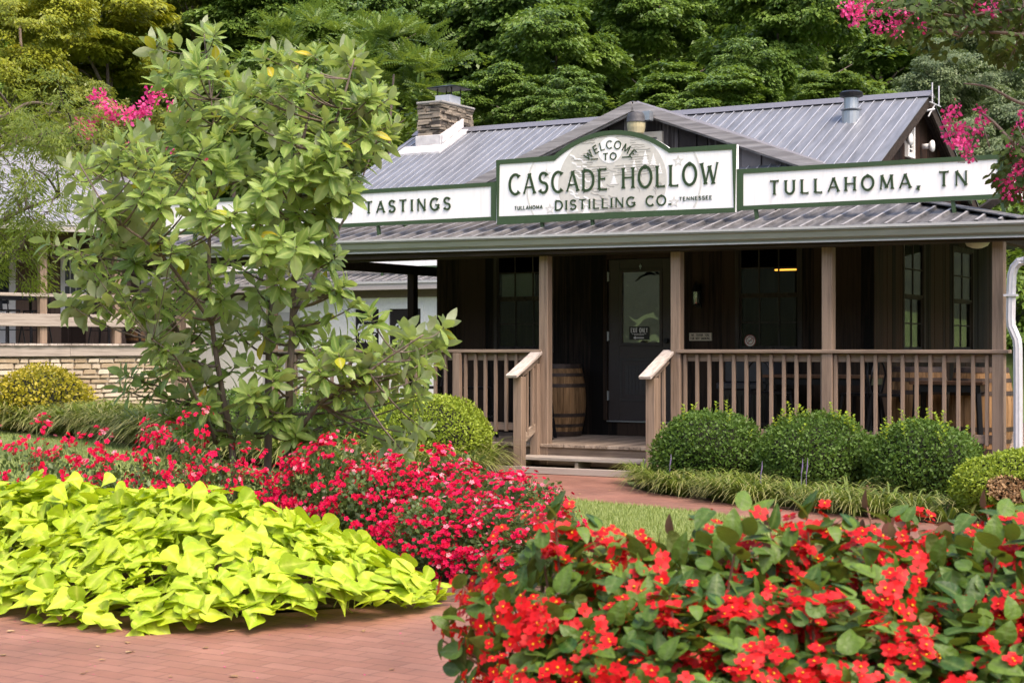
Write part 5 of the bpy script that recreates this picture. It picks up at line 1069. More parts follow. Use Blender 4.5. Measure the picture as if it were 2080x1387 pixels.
# willow-leaved tree at the left edge
NAR = ([(0, 0, 0), (.09, .4, .02), (0, 1, -.12), (-.09, .4, .02)], [(0, 1, 2, 3)])
def sprays(S, mb, anchors, spots, off, rad, per, size, tpl, root_r=.02, droop=.5, keep=None):
    for q in spots:
        q = Vector(q); b = min(anchors, key=lambda a: (a - q).length); twig(mb, b, q, root_r, .004, .08)
        C = np.array([V3(q) + rng.normal(size=3) * rad * .8 * np.array([1, 1, .6]) for _ in range(5)])
        if keep: C = C[[keep(c) for c in C]]
        if not len(C): continue
        N = nrm(C - V3(b)); clump_leaves(S, C, N, np.full(len(C), rad * .55), per // 5, size, droop, .8, tpl)
        for c in C[:3]: twig(mb, q, c, .005, .002)
def left_oak():
    Z = 20.; t = empty('willow_oak', (-7.6, 20.3, 0), 0, 'fine-leaved green tree hanging over the lodge roof at the left edge', 'tree'); off = Vector(t.location); P = lambda x, y, d=0: at(x, y, Z + d) - off
    mb = MB(); tr = [Vector((0, 0, -.05)), Vector((.05, 0, 1.6)), Vector((.0, .1, 3.0)), Vector((.15, .05, 4.6)), Vector((.1, .0, 6.4))]; mb.tube(curve_pts(tr, 5), [.16 - .13 * i / 20 for i in range(21)], 10)
    limbs = [[tr[2], P(-40, 330), P(60, 280), P(150, 270)], [tr[1], P(-30, 480), P(40, 430), P(120, 400)], [tr[1], P(-60, 560), P(0, 520), P(45, 505)], [tr[3], P(-20, 240), P(60, 210), P(110, 215)]]; an = []
    for l in limbs: c = [Vector(p) for p in curve_pts(l, 6)]; mb.tube(c, [.05 - .045 * i / len(c) for i in range(len(c))], 7); an += c[4:]
    spots = [P(x, y, rng.uniform(-.8, .8)) for x, y in ((15, 225), (60, 240), (100, 235), (140, 255), (170, 290), (30, 285), (75, 295), (120, 300), (20, 335), (70, 345), (115, 350), (25, 390), (20, 440), (60, 440), (100, 430), (15, 490), (45, 500), (20, 530), (60, 475), (-30, 260), (-40, 350), (-40, 450), (-20, 540), (45, 535), (95, 270), (50, 370), (10, 255), (130, 220))] + [P(rng.uniform(-420, -40), rng.uniform(-60, 420), rng.uniform(-1.6, 1.6)) for _ in range(34)]
    an += [Vector(p) for p in curve_pts(tr, 5)][9:]; S = Scatter(); sprays(S, mb, an, spots, off, .36, 400, .085, NAR); mb.build('trunk', bark_m, t, smooth=True); S.build('crown', oak_l, t)
left_oak()

# crape myrtles
PET = ([(0, 0, 0), (.5, .35, .25), (.3, .95, .15), (-.35, .9, .3), (-.5, .3, .1)], [(0, 1, 2, 3), (0, 3, 4, 4)])
PETT = ([(0, 0, 0), (.55, .4, .25), (.25, 1, .12), (-.4, .85, .3)], [(0, 1, 2, 3)])
def panicles(S, spots, r, per, size):
    for q in spots:
        d = rdir(rng, per) * np.array([.75, .75, 1]) * r * (rng.random((per, 1)) ** .5); S.add(*PETT, V3(q) + d, frames(nrm(d + rng.normal(size=d.shape) * r * .5), rdir(rng, per)), size * (.6 + .7 * rng.random(per)), None)
def myrtle_far():
    Z = 35; t = empty('crape_myrtle', (at(260, 300, Z).x, Z, 0), 0, 'crape myrtle with pink blossoms behind the lodge roof and the magnolia', 'tree', 'pink crape myrtles'); off = Vector(t.location); P = lambda x, y, d=0: at(x, y, Z + d) - off
    mb = MB(); an = []
    for x in (200, 260, 330): c = [Vector(p) for p in curve_pts([Vector((0, 0, 0)), P(250 + (x - 260) * .3, 480), P(x, 330), P(x + (x - 260) * .3, 240)], 5)]; mb.tube(c, [.08 - .07 * i / len(c) for i in range(len(c))], 7); an += c[6:]
    S = Scatter(); sp = [P(x, y, rng.uniform(-.8, .8)) for x in range(150, 390, 28) for y in range(235, 400, 30)]; sprays(S, mb, an, sp, off, .36, 170, .09, DIA, .012); mb.build('trunk', bark_m, t, smooth=True); S.build('crown', TM['olive'], t)
    F = Scatter(); panicles(F, [P(x + rng.uniform(-5, 5), y + rng.uniform(-5, 5), -.9 + rng.uniform(-.3, .3)) for x, y in ((192, 196), (200, 198), (207, 207), (213, 214), (220, 222), (228, 228), (216, 234), (226, 240), (234, 222), (212, 228), (222, 216), (170, 262), (178, 270), (160, 255), (152, 268), (262, 226), (280, 228), (292, 222), (276, 236), (310, 194), (316, 200), (300, 208), (306, 186), (330, 192), (345, 215), (300, 228), (270, 300), (300, 320), (360, 240), (255, 236), (430, 325), (415, 318), (380, 250), (184, 250), (345, 300), (690, 375), (720, 380))], .15, 26, .08); F.build('blossoms', cra_f, t)
myrtle_far()
def myrtle_near():
    Z = 9.; t = empty('crape_myrtle', (3.75, 9.4, 0), 0, 'near crape myrtle with dark leaves and pink blossoms reaching in from the right edge', 'tree', 'pink crape myrtles'); off = Vector(t.location); P = lambda x, y, d=0: at(x, y, Z + d) - off
    mb = MB(); an = []
    tr = [Vector(p) for p in curve_pts([Vector((0, 0, -.03)), Vector((.05, 0, 1.)), Vector((-.05, -.1, 1.9)), Vector((.1, -.1, 3.0)), Vector((.0, 0, 3.9))], 5)]; mb.tube(tr, [.06 - .045 * i / len(tr) for i in range(len(tr))], 9)
    for l in ([tr[12], P(2200, 60, 0), P(2060, 22), P(1960, 34), P(1880, 24), P(1800, 20)], [tr[11], P(2180, 110), P(2060, 70), P(1950, 66), P(1850, 55)], [tr[8], P(2160, 300), P(2080, 300), P(2080, 300), P(2060, 306)], [tr[8], P(2150, 330), P(2085, 350), P(2050, 370)], [tr[9], P(2170, 220), P(2080, 212), P(2010, 178), P(1958, 170)], [tr[10], P(2100, 330), P(2020, 250), P(1985, 225)], [tr[13], P(2120, -60), P(2000, -30), P(1900, -20)]):
        c = [Vector(p) for p in curve_pts(l, 6)]; n = len(c); mb.tube(c, [.016 - .013 * i / n for i in range(n)], 6); an += c[7:]
    for x0, y0, x1, y1 in ((1800, 20, 1712, 18), (1850, 55, 1778, 48), (1850, 40, 1800, 10), (1960, 310, 1925, 235), (1985, 330, 1952, 275), (2010, 300, 1990, 232), (1960, 330, 1945, 330)): twig(mb, P(x0, y0), P(x1, y1), .004, .002)
    S = Scatter(); sp = [P(x, y, rng.uniform(-.35, .5)) for x, y in ((1900, 15), (1930, 40), (1965, 20), (1990, 55), (2020, 25), (2050, 55), (2070, 15), (1890, 60), (1950, 75), (2020, 80), (2065, 90), (1870, 30), (1925, 0), (2040, -10), (2090, 312), (2085, 335), (2095, 305), (2095, 335), (2085, 350), (2085, 365), (2095, 295), (2075, 282), (2065, 380), (2090, 400), (2080, 345), (1850, 50), (1990, -20), (1880, -10), (2075, 60), (2110, 40), (2120, 330), (2075, 365))] + [P(rng.uniform(2130, 2760), rng.uniform(-420, 330), rng.uniform(-1.0, 1.0)) for _ in range(46)]; an += tr[12:]
    sprays(S, mb, an, sp, off, .12, 60, .052, ([*OVL[0]], OVL[1][:0]) if 0 else DIA2, .004, .6, lambda c: not (off.y + c[1] > 1 and (c[0] + off.x) / (c[1] + off.y) * 3311 + 1040 < 2022 and 250 < 706 - (c[2] - EYE) / (c[1] + off.y) * 3311 < 440)); mb.build('trunk', bark_m, t, smooth=True); S.build('leaves', cra_l, t)
    F = Scatter(); panicles(F, [P(x + 4, y, rng.uniform(-.12, .12)) for x, y in ((1712, 15), (1724, 22), (1735, 30), (1755, 8), (1768, 12), (1738, 12), (1798, 10), (1776, 46), (1784, 56), (1818, 42), (1828, 34), (1842, 32), (1812, 55), (1820, 62), (1736, 38), (1965, 5), (1975, 10), (2012, 20), (2012, 6), (1872, 47), (1918, 230), (1937, 222), (1916, 262), (1928, 250), (1940, 268), (1926, 285), (1946, 283), (1955, 262), (1990, 228), (1992, 252), (1985, 262), (1960, 302), (1972, 292), (1964, 312), (1950, 290), (2066, 258), (2060, 270), (2075, 240), (2050, 300), (2042, 378), (2052, 368), (2066, 372), (2058, 352), (2072, 340), (2074, 310), (2046, 390), (2030, 372), (2070, 390), (2064, 325))], .046, 24, .021); F.build('blossoms', cra_f, t)
DIA2 = ([(0, 0, 0), (.30, .3, .05), (.26, .7, .02), (0, 1, -.08), (-.26, .7, .02), (-.30, .3, .05)], [(0, 1, 2, 3), (0, 3, 4, 5)])
myrtle_near()

# ------------------------------------------------------------------ clipped shrubs
def dome(n, inner=.0, low=-.35, bump=.06, ph=None):
    d = rdir(rng, int(n * 1.7)); d = d[d[:, 2] > low][:n]; ph = rng.random(4) * 6.28 if ph is None else ph
    b = 1 + bump * np.sin(4 * d[:, 0] + ph[0]) * np.sin(5 * d[:, 2] + ph[1]) + bump * .7 * np.sin(7 * d[:, 1] + ph[2]); return d, b
def shrub(name, u, v, r, h, label, lm, n, size, cat='shrub', group=None, shoots=0, sq=1., loc=None, dead=None, tpl=DIA2, box=.0, rough=.10):
    p = W(u, v, 0) if loc is None else Vector(loc); t = empty(name, p, HR, label, cat, group); c = np.array([0, 0, h * .46]); e = np.array([r * sq, r, h * .54])
    ph = rng.random(4) * 6.28; d, b = dome(n, low=-.75, ph=ph)
    if box: q = np.abs(d) ** box; d2 = d / np.maximum(np.max(np.abs(d), 1), 1e-6)[:, None]; d2 = d * (1 - .35) + d2 * .35 * .8; 
    else: d2 = d
    rad = (b * (1 - rough * rng.random(len(d)) ** 2 * 1.6 + .03 * rng.normal(size=len(d))))[:, None]; pos = c + d2 * e * rad; pos[:, 2] = np.maximum(pos[:, 2], .02)
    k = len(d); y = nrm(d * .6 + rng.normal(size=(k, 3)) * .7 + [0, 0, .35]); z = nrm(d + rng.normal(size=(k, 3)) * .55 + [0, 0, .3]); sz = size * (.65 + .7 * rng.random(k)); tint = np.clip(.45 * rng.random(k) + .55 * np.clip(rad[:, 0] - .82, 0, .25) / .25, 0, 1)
    dm = np.zeros(k, bool)
    if dead is not None: dl = nrm(np.array(dead[0])); dm = (d @ dl + .012 * np.sin(9 * d[:, 2] + 5 * d[:, 0])) > dead[1]
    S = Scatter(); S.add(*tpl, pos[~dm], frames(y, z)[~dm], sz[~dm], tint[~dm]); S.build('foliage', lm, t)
    if dm.any(): D = Scatter(); pd = pos[dm] - d[dm] * e * .05 * rng.random((dm.sum(), 1)); D.add(*tpl, pd, frames(y, z)[dm], sz[dm], tint[dm]); D.build('dead_patch', dead_l, t)
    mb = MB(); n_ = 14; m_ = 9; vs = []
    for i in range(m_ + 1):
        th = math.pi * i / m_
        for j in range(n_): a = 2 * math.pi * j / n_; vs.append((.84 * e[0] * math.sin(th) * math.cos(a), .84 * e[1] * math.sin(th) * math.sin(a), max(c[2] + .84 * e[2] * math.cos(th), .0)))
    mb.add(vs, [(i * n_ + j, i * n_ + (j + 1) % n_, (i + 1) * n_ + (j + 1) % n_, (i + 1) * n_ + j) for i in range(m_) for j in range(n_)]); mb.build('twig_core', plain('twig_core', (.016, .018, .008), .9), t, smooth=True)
    if shoots:
        N_ = Scatter(); st_ = MB()
        for i in range(shoots):
            dd = nrm(rng.normal(size=3) * [1, 1, .3] + [0, 0, 1.5]); q = c + dd * e; L_ = rng.uniform(.06, .17); a = nrm(np.array([0, 0, 1.]) + rng.normal(size=3) * .25); m = int(L_ / .011)
            f = np.linspace(0, 1, m)[:, None]; pp = q + a * L_ * f; an = np.arange(m) * 2.0 + i; rd = np.stack([np.cos(an), np.sin(an), .6 + 0 * an], 1); N_.add(*tpl, pp, frames(rd, nrm(rd * -.3 + [0, 0, 1])), size * rng.uniform(.9, 1.5, m), None); st_.tube([tuple(q - a * .05), tuple(q + a * L_)], .0022, 4)
        N_.build('new_leaves', box_n, t); st_.build('shoot_stems', stem_m, t)
    return t
gB = 'boxwoods in front of the right railing'
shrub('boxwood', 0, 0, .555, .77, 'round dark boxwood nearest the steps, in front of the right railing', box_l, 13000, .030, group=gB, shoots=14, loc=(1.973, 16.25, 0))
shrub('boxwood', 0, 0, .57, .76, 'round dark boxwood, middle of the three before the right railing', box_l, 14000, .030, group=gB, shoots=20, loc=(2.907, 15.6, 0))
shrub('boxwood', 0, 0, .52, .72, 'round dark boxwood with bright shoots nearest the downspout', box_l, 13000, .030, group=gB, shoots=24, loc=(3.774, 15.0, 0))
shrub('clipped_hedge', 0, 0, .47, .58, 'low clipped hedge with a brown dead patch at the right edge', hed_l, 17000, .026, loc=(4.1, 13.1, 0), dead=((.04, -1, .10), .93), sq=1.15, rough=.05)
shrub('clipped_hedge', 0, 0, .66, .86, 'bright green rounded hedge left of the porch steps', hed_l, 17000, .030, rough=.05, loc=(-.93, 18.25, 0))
shrub('boxwood', -2.45, -.55, .85, .90, 'dark boxwood behind the magnolia stems before the left railing', box_l, 9000, .04, shoots=24)
shrub('boxwood', -4.0, -.6, .8, .88, 'dark boxwood hidden behind the magnolia, left of the porch corner', box_l, 7000, .042)
shrub('gold_shrub', 0, 0, .80, 1.08, 'loose yellow-tipped evergreen shrub against the cream stone base', gold_l, 9000, .055, loc=(-7.95, 27.6, 0), rough=.3)

# ------------------------------------------------------------------ liriope borders (uncountable), lawn grass
BL = ([], [])
_v = []; _e = []
for i in range(6):
    t_ = i / 5; w_ = .0165 * (1 - t_ ** 3) + .002; y_ = .82 * t_ ** 1.15; z_ = 1.25 * t_ - 1.0 * t_ ** 2.1; _v += [(-w_, y_, z_), (w_, y_, z_)]; _e += [t_, t_]
BLADE = (_v, [(2 * i, 2 * i + 1, 2 * i + 3, 2 * i + 2) for i in range(5)], _e)
def liriope(name, label, pts, per, L0, L1):
    t = empty(name, (0, 0, 0), 0, label, 'ground cover', kind='stuff'); S = Scatter(); F = Scatter(); fm = MB()
    for (x, y, s) in pts:
        if x < 0: s *= min(1, .70 + .08 * max(0, -x - .6))
        k = int(per * s); a = rng.random(k) * 6.283; st = rng.random(k)[:, None]; c, sn = np.cos(a), np.sin(a); lean = rng.uniform(-.25, .35, k)
        rot = np.zeros((k, 3, 3)); rot[:, :, 0] = np.stack([-sn, c, 0 * a], 1); rot[:, :, 1] = np.stack([c, sn, lean], 1); rot[:, :, 2] = np.stack([-c * lean * .3, -sn * lean * .3, 1 + 0 * a], 1)
        pos = np.stack([x + c * .07 * rng.random(k), y + sn * .07 * rng.random(k), 0 * a], 1); S.add(BLADE[0], BLADE[1], pos, rot, rng.uniform(L0, L1, k) * s, None, BLADE[2])
        for i in range(int(rng.random() < .10)):
            q = np.array([x + rng.normal() * .12, y + rng.normal() * .12, .18]); h = rng.uniform(.16, .26) * s; fm.tube([tuple(q), tuple(q + [0, 0, h * .6])], .003, 4); fm.tube([tuple(q + [0, 0, h * .5]), tuple(q + [0.01, 0, h * .8]), tuple(q + [.012, 0, h * 1.15])], [.005, .0065, .002], 5)
    S.build('blades', lir_l, t); fm.build('flower_spikes', lir_f, t)
def along(edge, w0, w1, step, rows):
    out = []; pts = [np.array(p[:2]) for p in edge]
    for i in range(len(pts) - 1):
        d = pts[i + 1] - pts[i]; L_ = np.linalg.norm(d); n = np.array([-d[1], d[0]]) / max(L_, 1e-6)
        for k in range(max(1, int(L_ / step))):
            for r in range(rows):
                p = pts[i] + d * (k + rng.random() * .6) / max(1, int(L_ / step)) + n * (w0 + (w1 - w0) * (r + rng.uniform(-.25, .25)) / max(rows - 1, 1)); out.append((p[0], p[1], rng.uniform(.85, 1.12)))
    return out
eL = curve_pts([(-9.9, 29.2), (-8.8, 27.6), (-7.1, 25.6), (-6.2, 24.6), (-4.5, 21.7), (-3.2, 19.3), (-1.6, 17.6), (-.4, 17.2)], 4)
liriope('liriope_border', 'long arching grass-like border with lilac spikes along the lawn, left of the steps', along(eL, .18, 1.15, .30, 4), 130, .62, .95)
eR = curve_pts([(1.32, 16.75), (1.34, 16.1), (1.5, 15.55), (1.86, 14.9), (2.24, 14.3), (2.8, 13.6), (3.45, 12.9)], 4)
liriope('liriope_border', 'grass-like border with tan tips and lilac spikes between the brick path and the boxwoods', along(eR, .10, .42, .22, 2), 95, .27, .45)
def lawn_grass():
    n = 420000; y = 1 / rng.uniform(1 / 29., 1 / 10.5, n); x = rng.uniform(-.34, .20, n) * y
    P = np.array(lawn_poly); ins = np.zeros(n, bool)
    for i in range(len(P)):
        x1, y1 = P[i]; x2, y2 = P[(i + 1) % len(P)]; c = (y1 > y) != (y2 > y); xi = (x2 - x1) * (y - y1) / ((y2 - y1) or 1e-9) + x1; ins ^= c & (x < xi)
    x, y = x[ins][:190000], y[ins][:190000]; k = len(x); S = Scatter(); a = rng.random(k) * 6.28; yy = np.stack([np.cos(a) * .5, np.sin(a) * .5, np.ones(k)], 1); zz = np.stack([np.cos(a), np.sin(a), -.5 * np.ones(k)], 1)
    pt = .5 + .25 * np.sin(x * 1.7 + np.sin(y * .9)) * np.sin(y * 1.3); S.add([(-.07, 0, 0), (.07, 0, 0), (0, 1, .1)], [(0, 1, 2)], np.stack([x, y, np.full(k, .004)], 1), frames(yy, zz), rng.uniform(.025, .045, k) * (1 + y * .012), np.clip(pt * .6 + rng.random(k) * .5 - .05, 0, 1))
    tag(S.build('grass', gra_l), 'short mown grass of the lawn', 'grass', kind='stuff')
lawn_grass()

# ------------------------------------------------------------------ lime sweet-potato vine (uncountable leaves and stems)
VPT = [(-.13, .36), (-.03, .80), (.12, 1), (.28, .90), (.46, .62), (.66, .36), (.85, .15), (1, .02)]; VIN = leaf_tpl(.92, 6, .03, .14, VPT); VIN2 = leaf_tpl(.86, 6, .10, -.06, VPT); VIN3 = leaf_tpl(.88, 6, .0, .26, VPT)
vine_poly = [(-4.6, 9.3), (-3.4, 8.9), (-2.65, 8.42), (-2.1, 8.0), (-1.68, 7.84), (-1.2, 7.94), (-.84, 8.14), (-.52, 8.46), (-.36, 8.82), (-.52, 9.25), (-.85, 9.7), (-1.3, 10.1), (-1.9, 10.6), (-2.6, 10.85), (-3.6, 11.0), (-4.8, 11)]
def edge_d(x, y):
    m = 9
    for i in range(len(vine_poly)):
        a, b = np.array(vine_poly[i]), np.array(vine_poly[(i + 1) % len(vine_poly)]); p = np.array([x, y]); d = b - a; t = np.clip(np.dot(p - a, d) / np.dot(d, d), 0, 1); m = min(m, np.linalg.norm(p - a - d * t))
    return m
def vines():
    t = empty('sweet_potato_vine', (-1.9, 9.3, 0), 0, 'mass of lime green heart-shaped leaves spilling onto the brick paving', 'ground cover', kind='stuff'); off = np.array([-1.9, 9.3, 0])
    S = Scatter(); mb = MB(); pos = []; nn = []; layer = []
    while len(pos) < 4200:
        x, y = rng.uniform(-4.7, -.3), rng.uniform(7.9, 11)
        if not inside(vine_poly, x, y): continue
        d = edge_d(x, y); h = .07 + .46 * min(1, d / .8) ** .65 + .07 * math.sin(3.1 * x + 1) * math.sin(3.7 * y); e = .05; gx = (edge_d(x + e, y) - d) / e; gy = (edge_d(x, y + e) - d) / e; s = .5 if d < .85 else .0
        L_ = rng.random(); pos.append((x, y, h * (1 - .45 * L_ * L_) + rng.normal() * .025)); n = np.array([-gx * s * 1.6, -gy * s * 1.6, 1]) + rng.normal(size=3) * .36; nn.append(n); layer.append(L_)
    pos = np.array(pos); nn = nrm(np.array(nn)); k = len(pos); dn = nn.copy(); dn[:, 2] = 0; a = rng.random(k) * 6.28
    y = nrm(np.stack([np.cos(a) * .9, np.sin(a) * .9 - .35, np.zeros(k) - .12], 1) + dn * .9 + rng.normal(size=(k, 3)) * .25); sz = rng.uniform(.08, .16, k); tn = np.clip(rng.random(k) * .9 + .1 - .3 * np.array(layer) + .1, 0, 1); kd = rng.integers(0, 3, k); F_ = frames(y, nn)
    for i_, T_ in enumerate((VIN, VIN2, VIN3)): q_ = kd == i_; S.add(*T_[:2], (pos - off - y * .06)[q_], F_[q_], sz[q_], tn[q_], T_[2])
    for i in range(170):
        q = pos[rng.integers(k)]
        if edge_d(q[0], q[1]) < .3: continue
        mb.tube([(q[0] - off[0] + rng.normal() * .08, q[1] - off[1] + rng.normal() * .08, .01), (q[0] - off[0], q[1] - off[1], q[2] * .6), (q[0] - off[0] + rng.normal() * .04, q[1] - off[1], q[2])], .0035, 5)
    S.build('leaves', lime_l, t, True); mb.build('runners', plain('lime_stem', (.4, .45, .06), .6), t)
vines()

# ------------------------------------------------------------------ roses
def blossom_tpl(n=5, layers=2, cup=.35):
    v = []; f = []
    for L_ in range(layers):
        s = 1 - .42 * L_; tilt = cup + .55 * L_
        for i in range(n):
            a = 2 * math.pi * (i + .5 * L_) / n; b = len(v); w_ = 1.25 * math.pi / n
            for rr_, da, zz in ((.06, 0, 0), (.62, -w_ * .8, .62 * tilt), (1, -w_ * .35, tilt * .92), (1, w_ * .35, tilt * .92), (.62, w_ * .8, .62 * tilt)): v.append((s * rr_ * math.cos(a + da), s * rr_ * math.sin(a + da), s * zz))
            f += [(b, b + 1, b + 2, b + 3), (b, b + 3, b + 4, b + 4)]
    return v, [q if q[2] != q[3] else (q[0], q[1], q[2], q[2]) for q in f]
def quads(v, f):                                           # drop doubled corners: petals become one quad and one quad
    v = list(v); out = []
    for q in f:
        if q[2] == q[3]: a = np.array(v[q[1]]); c = np.array(v[q[2]]); v.append(tuple((a + c) / 2)); out.append((q[0], q[1], len(v) - 1, q[2]))
        else: out.append(q)
    return v, out
ROSE = quads(*blossom_tpl(5, 2, .35)); BEG = quads(*blossom_tpl(4, 1, .18))
def rframes(z):                                            # blossom frames: z = facing
    k = len(z); y = nrm(np.cross(z, rdir(rng, k))); x = np.cross(y, z); return np.stack([x, y, nrm(z)], -1)
def rose_proto(dens, ncl, tall=0):
    S = Scatter(); F = Scatter(); K = Scatter(); mb = MB(); d, b = dome(dens, low=-.2, bump=.14); rr = (rng.random((len(d), 1)) ** .35); pos = d * b[:, None] * rr * np.array([.46, .46, .52]) + [0, 0, .12]; pos[:, 2] = np.abs(pos[:, 2]); k = len(d)
    S.add(*DIA2, pos, frames(nrm(d + rng.normal(size=d.shape) * .8), nrm(d * .5 + [0, 0, .8] + rng.normal(size=d.shape) * .4)), rng.uniform(.026, .048, k), rng.random(k))
    for i in range(34): q = pos[rng.integers(k)]; mb.tube([(rng.normal() * .04, rng.normal() * .04, -.02), tuple(q * [.6, .6, .6]), tuple(q)], [.006, .004, .002], 5)
    for i in range(ncl):
        dd = nrm(rng.normal(size=3) * [1, 1, .55] + [0, -.35, .62]); q = dd * np.array([.49, .49, .56]) * rng.uniform(.9, 1.06) + [0, 0, .12]; q[2] += tall * rng.random() ** 2 * .28
        mb.tube([tuple(q * [.8, .8, .7]), tuple(q)], .002, 4); n = int(rng.integers(5, 13)); off_ = rng.normal(size=(n, 3)) * [.032, .032, .018]; z = nrm(dd + off_ * 9 + rng.normal(size=(n, 3)) * .3 + [0, -.25, .25]); pk = rng.random(n) < .06; sz = rng.uniform(.013, .021, n)
        F.add(*ROSE, (q + off_)[~pk], rframes(z)[~pk], sz[~pk], None)
        if pk.any(): K.add(*ROSE, (q + off_)[pk], rframes(z)[pk], sz[pk], None)
    t = empty('rose_bush'); S.build('foliage', rose_l, t); F.build('blossoms', rose_f, t); K.build('faded_blossoms', rose_p, t); mb.build('stems', stem_m, t); return t
protos = [rose_proto(4400, 100), rose_proto(4200, 88), rose_proto(1300, 46, .8)]
def bush(i, px, Z, s, hz, label, used={}):
    q = protos[i] if i not in used else copy_tree(protos[i]); used[i] = 1; c = at(px, 706, Z); q.location = (c.x, c.y, .01); q.rotation_euler = (0, 0, 0.0 if 1 else 0); q.scale = (s, s, hz / .68); q.rotation_euler = (0, 0, (px % 7 - 3) * .16); tag(q, label, 'rose bush', 'red rose bushes along the mulch bed'); return q
bush(0, 680, 11.3, .95, .76, 'dense red rose bush right of the magnolia stems, tallest of its row')
bush(1, 790, 10.9, 1.0, .68, 'dense red rose bush below the bright green hedge, next right from the tallest')
bush(0, 880, 11.1, 1.05, .70, 'dense red rose bush in the middle of the crowded right-hand row')
bush(1, 960, 10.7, 1.05, .63, 'red rose bush below the left foot of the porch steps')
bush(0, 1045, 10.5, 1.0, .58, 'red rose bush at the right end of the row beside the lawn')
bush(1, 915, 10.05, .95, .56, 'red rose bush in front of the row, above the bare mulch')
bush(0, 1030, 9.85, .9, .46, 'low red rose bush behind the begonias at the left tip of their bed')
bush(2, 60, 11.3, .95, .80, 'sparse rose bush with a tall flower head at the far left')
bush(2, 175, 11.5, 1.0, .72, 'sparse rose bush, second from the left edge')
bush(2, 285, 11.1, 1.0, .74, 'sparse rose bush left of the tall one under the low magnolia leaves')
bush(2, 385, 11.3, .95, .86, 'sparse tall rose bush under the left magnolia leaves')
bush(2, 475, 11.5, .95, .62, 'sparse rose bush at the foot of the left magnolia stem')
bush(2, 575, 11.6, 1.0, .56, 'sparse rose bush between the magnolia stems and the dense row')

# ------------------------------------------------------------------ begonias in a raised bed
BEGL = leaf_tpl(.72, 5, .12, .25, [(-.08, .35), (.05, .85), (.25, 1), (.5, .9), (.75, .6), (.92, .25), (1, .03)])
rb = empty('raised_planter', (0, 0, 0), 0, 'low red brick planter under the begonias', 'planter')
rpoly = [(.0, 4.2), (.6, 4.0), (1.4, 3.98), (2.3, 4.3), (2.6, 5.2), (2.2, 5.75), (1.3, 5.75), (.5, 5.4), (.05, 4.9)]
mb = MB(); mb.prism(rpoly, lambda a, b, d: (a, b, d), .0, .36); mb.build('planter_wall', stone('planter_brick', .2, .07, (.28, .1, .07), (.33, .13, .09), (.35, .3, .26), .008), rb); mb = MB(); mb.prism([(1.25 + (a - 1.25) * .95, 4.85 + (b - 4.85) * .94) for a, b in rpoly], lambda a, b, d: (a, b, d), .34, .375); mb.build('soil', soil_m, rb)
def begonia_proto(nl, ncl, bronze=.0):
    S = Scatter(); B = Scatter(); F = Scatter(); mb = MB(); d, b = dome(nl, low=-.25, bump=.12); rr = rng.random((len(d), 1)) ** .25; pos = d * b[:, None] * rr * np.array([.37, .37, .42]) + [0, 0, .08]; pos[:, 2] = np.abs(pos[:, 2]); k = len(d)
    y = nrm(d * .35 + rng.normal(size=d.shape) * .6 + [0, 0, -.2]); z = nrm(d * 1.1 + [0, 0, .45] + rng.normal(size=d.shape) * .28); br = rng.random(k) < bronze * (rr[:, 0] > .8); sz = rng.uniform(.048, .088, k)
    S.add(*BEGL[:2], pos[~br], frames(y, z)[~br], sz[~br], None, BEGL[2])
    if br.any(): B.add(*BEGL[:2], pos[br], frames(y, z)[br], sz[br] * .9, None, BEGL[2])
    for i in range(46): q = pos[rng.integers(k)]; mb.tube([(rng.normal() * .05, rng.normal() * .05, -.02), tuple(q * [.7, .7, .6]), tuple(q)], [.006, .005, .003], 5)
    for i in range(ncl):
        dd = nrm(rng.normal(size=3) * [1, 1, .6] + [0, -.35, .42]); q = dd * np.array([.39, .39, .43]) * rng.uniform(.95, 1.04) + [0, 0, .07]; q[2] = max(q[2], .02); n = int(rng.integers(5, 16)); off_ = rng.normal(size=(n, 3)) * [.033, .033, .030]; z = nrm(dd + off_ * 8 + rng.normal(size=(n, 3)) * .35 + [0, -.35, 0]); s = rng.uniform(.016, .027, n)
        F.add(*BEG, q + off_, rframes(z), s, None); op = rng.random(n) < .55; a, w_ = (q + off_ + z * (s * .22)[:, None])[op], s[op] * .20
        if op.any(): F.add([(1, 0, 0), (0, 1, 0), (-1, 0, 0), (0, -1, 0), (0, 0, 1), (0, 0, -1)], [(0, 1, 4), (1, 2, 4), (2, 3, 4), (3, 0, 4), (1, 0, 5), (2, 1, 5), (3, 2, 5), (0, 3, 5)], a, rframes(z[op]), w_, np.full(op.sum(), 2.))
    t = empty('begonia_plant'); S.build('leaves', beg_l, t, True); F.build('blossoms', beg_f, t); mb.build('stems', redstem, t)
    if B.V: B.build('bronze_leaves', beg_b, t, True)
    return t
bp = [begonia_proto(680, 50), begonia_proto(660, 48), begonia_proto(580, 26, .5)]
def beg(i, x, y, s, hz, label, used={}):
    q = bp[i] if i not in used else copy_tree(bp[i]); used[i] = 1; q.location = (x, y, .375); q.scale = (s, s, hz / .5); q.rotation_euler = (0, 0, (x * 7 % 3 - 1.5) * .3); tag(q, label, 'begonia', 'red begonias in the raised bed'); return q
beg(0, .18, 4.70, .95, .50, 'red begonia at the left tip of the planter beside the brick paving')
beg(1, .26, 4.38, .9, .38, 'low red begonia hanging over the left front of the planter')
beg(1, .52, 4.62, 1., .53, 'red begonia second from the left, in front of the lawn')
beg(0, .80, 4.30, 1., .37, 'red begonia in the front row at the lower middle of the bed')
beg(0, .92, 4.72, 1., .50, 'red begonia in the middle of the bed, where the planting steps up')
beg(1, 1.20, 4.32, 1., .34, 'red begonia in the front row, right of the lower middle')
beg(2, .98, 5.30, .9, .46, 'bronze-leaved begonia at the left end of the taller back row')
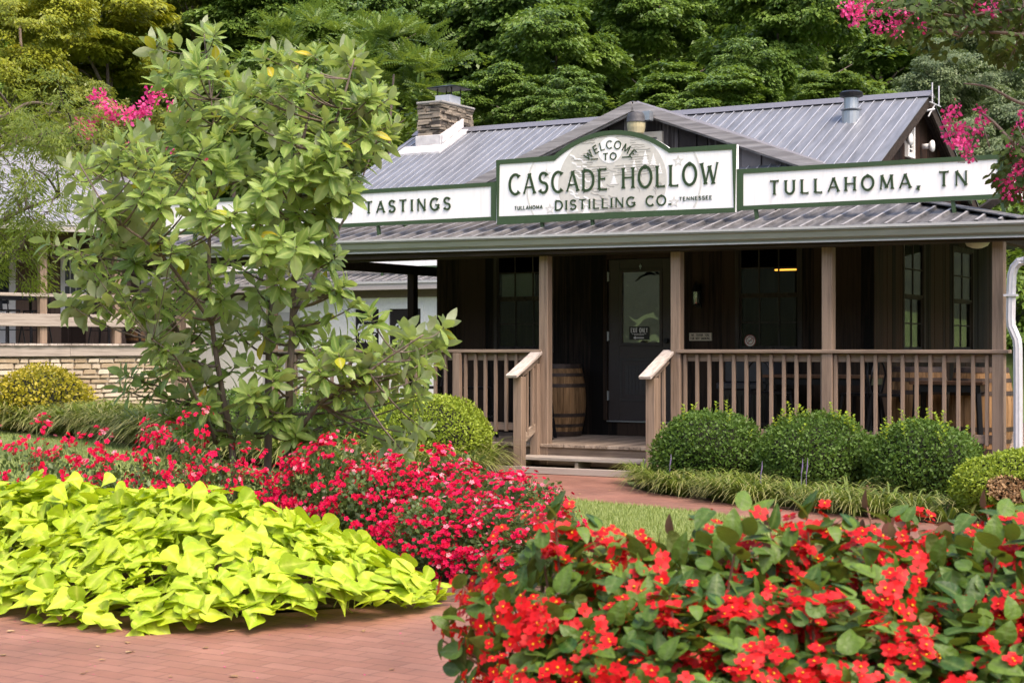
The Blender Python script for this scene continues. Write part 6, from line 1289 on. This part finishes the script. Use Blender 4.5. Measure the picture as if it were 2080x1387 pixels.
beg(1, 1.30, 4.78, 1.05, .50, 'full-flowered red begonia inside the right half of the bed')
beg(0, 1.62, 4.40, 1., .37, 'red begonia in the front row at the lower right corner')
beg(2, 1.35, 5.45, 1.05, .50, 'bronze-leaved begonia in the back row before the middle boxwood')
beg(0, 1.72, 4.90, 1.05, .50, 'red begonia near the right edge, behind the front row')
beg(2, 1.75, 5.45, 1.05, .50, 'bronze-leaved begonia in the back row at the right edge, before the dead patch')
beg(2, 2.10, 5.25, 1.05, .48, 'bronze-leaved begonia cut by the right edge of the view')
beg(1, 2.05, 4.7, 1., .43, 'red begonia cut by the right edge in the middle row')
beg(2, .66, 4.98, .95, .47, 'bronze-leaved begonia behind the left front plants, before the strip of lawn')
beg(1, 1.52, 5.05, 1., .50, 'red begonia between the middle row and the tall back row')
beg(0, 1.98, 4.38, 1., .38, 'red begonia at the very corner of the bed, lower right')
beg(0, .48, 4.24, .95, .36, 'red begonia spilling over the front edge near the left corner')

# fallen petals and twigs on the paving
S = Scatter(); k = 90; x = rng.uniform(-2.6, .1, k); y = rng.uniform(6.2, 8.6, k); S.add(*DIA2, np.stack([x, y, np.full(k, .014)], 1), frames(np.concatenate([rng.normal(size=(k, 2)), np.zeros((k, 1))], 1), np.tile([0, 0, 1.], (k, 1))), rng.uniform(.006, .016, k), None)
tag(S.build('fallen_petals', cra_f), 'pink petals fallen on the brick paving', 'petals', kind='stuff')

S = Scatter(); k = 60; x = rng.uniform(-2.6, 3.2, k); y = np.where(x < .2, rng.uniform(6.3, 8.2, k), rng.uniform(11.5, 16.5, k)); ok = np.array([(a < .2) or inside(path_poly, a, b) for a, b in zip(x, y)]); x, y = x[ok], y[ok]; k = len(x)
S.add(*DIA2, np.stack([x, y, np.full(k, .018)], 1), frames(np.concatenate([rng.normal(size=(k, 2)), np.zeros((k, 1))], 1), np.array([0, 0, 1.]) + rng.normal(size=(k, 3)) * .15), rng.uniform(.02, .05, k), None)
tag(S.build('fallen_leaves', dead_l), 'small dry leaves fallen on the brick paving', 'leaves', kind='stuff')
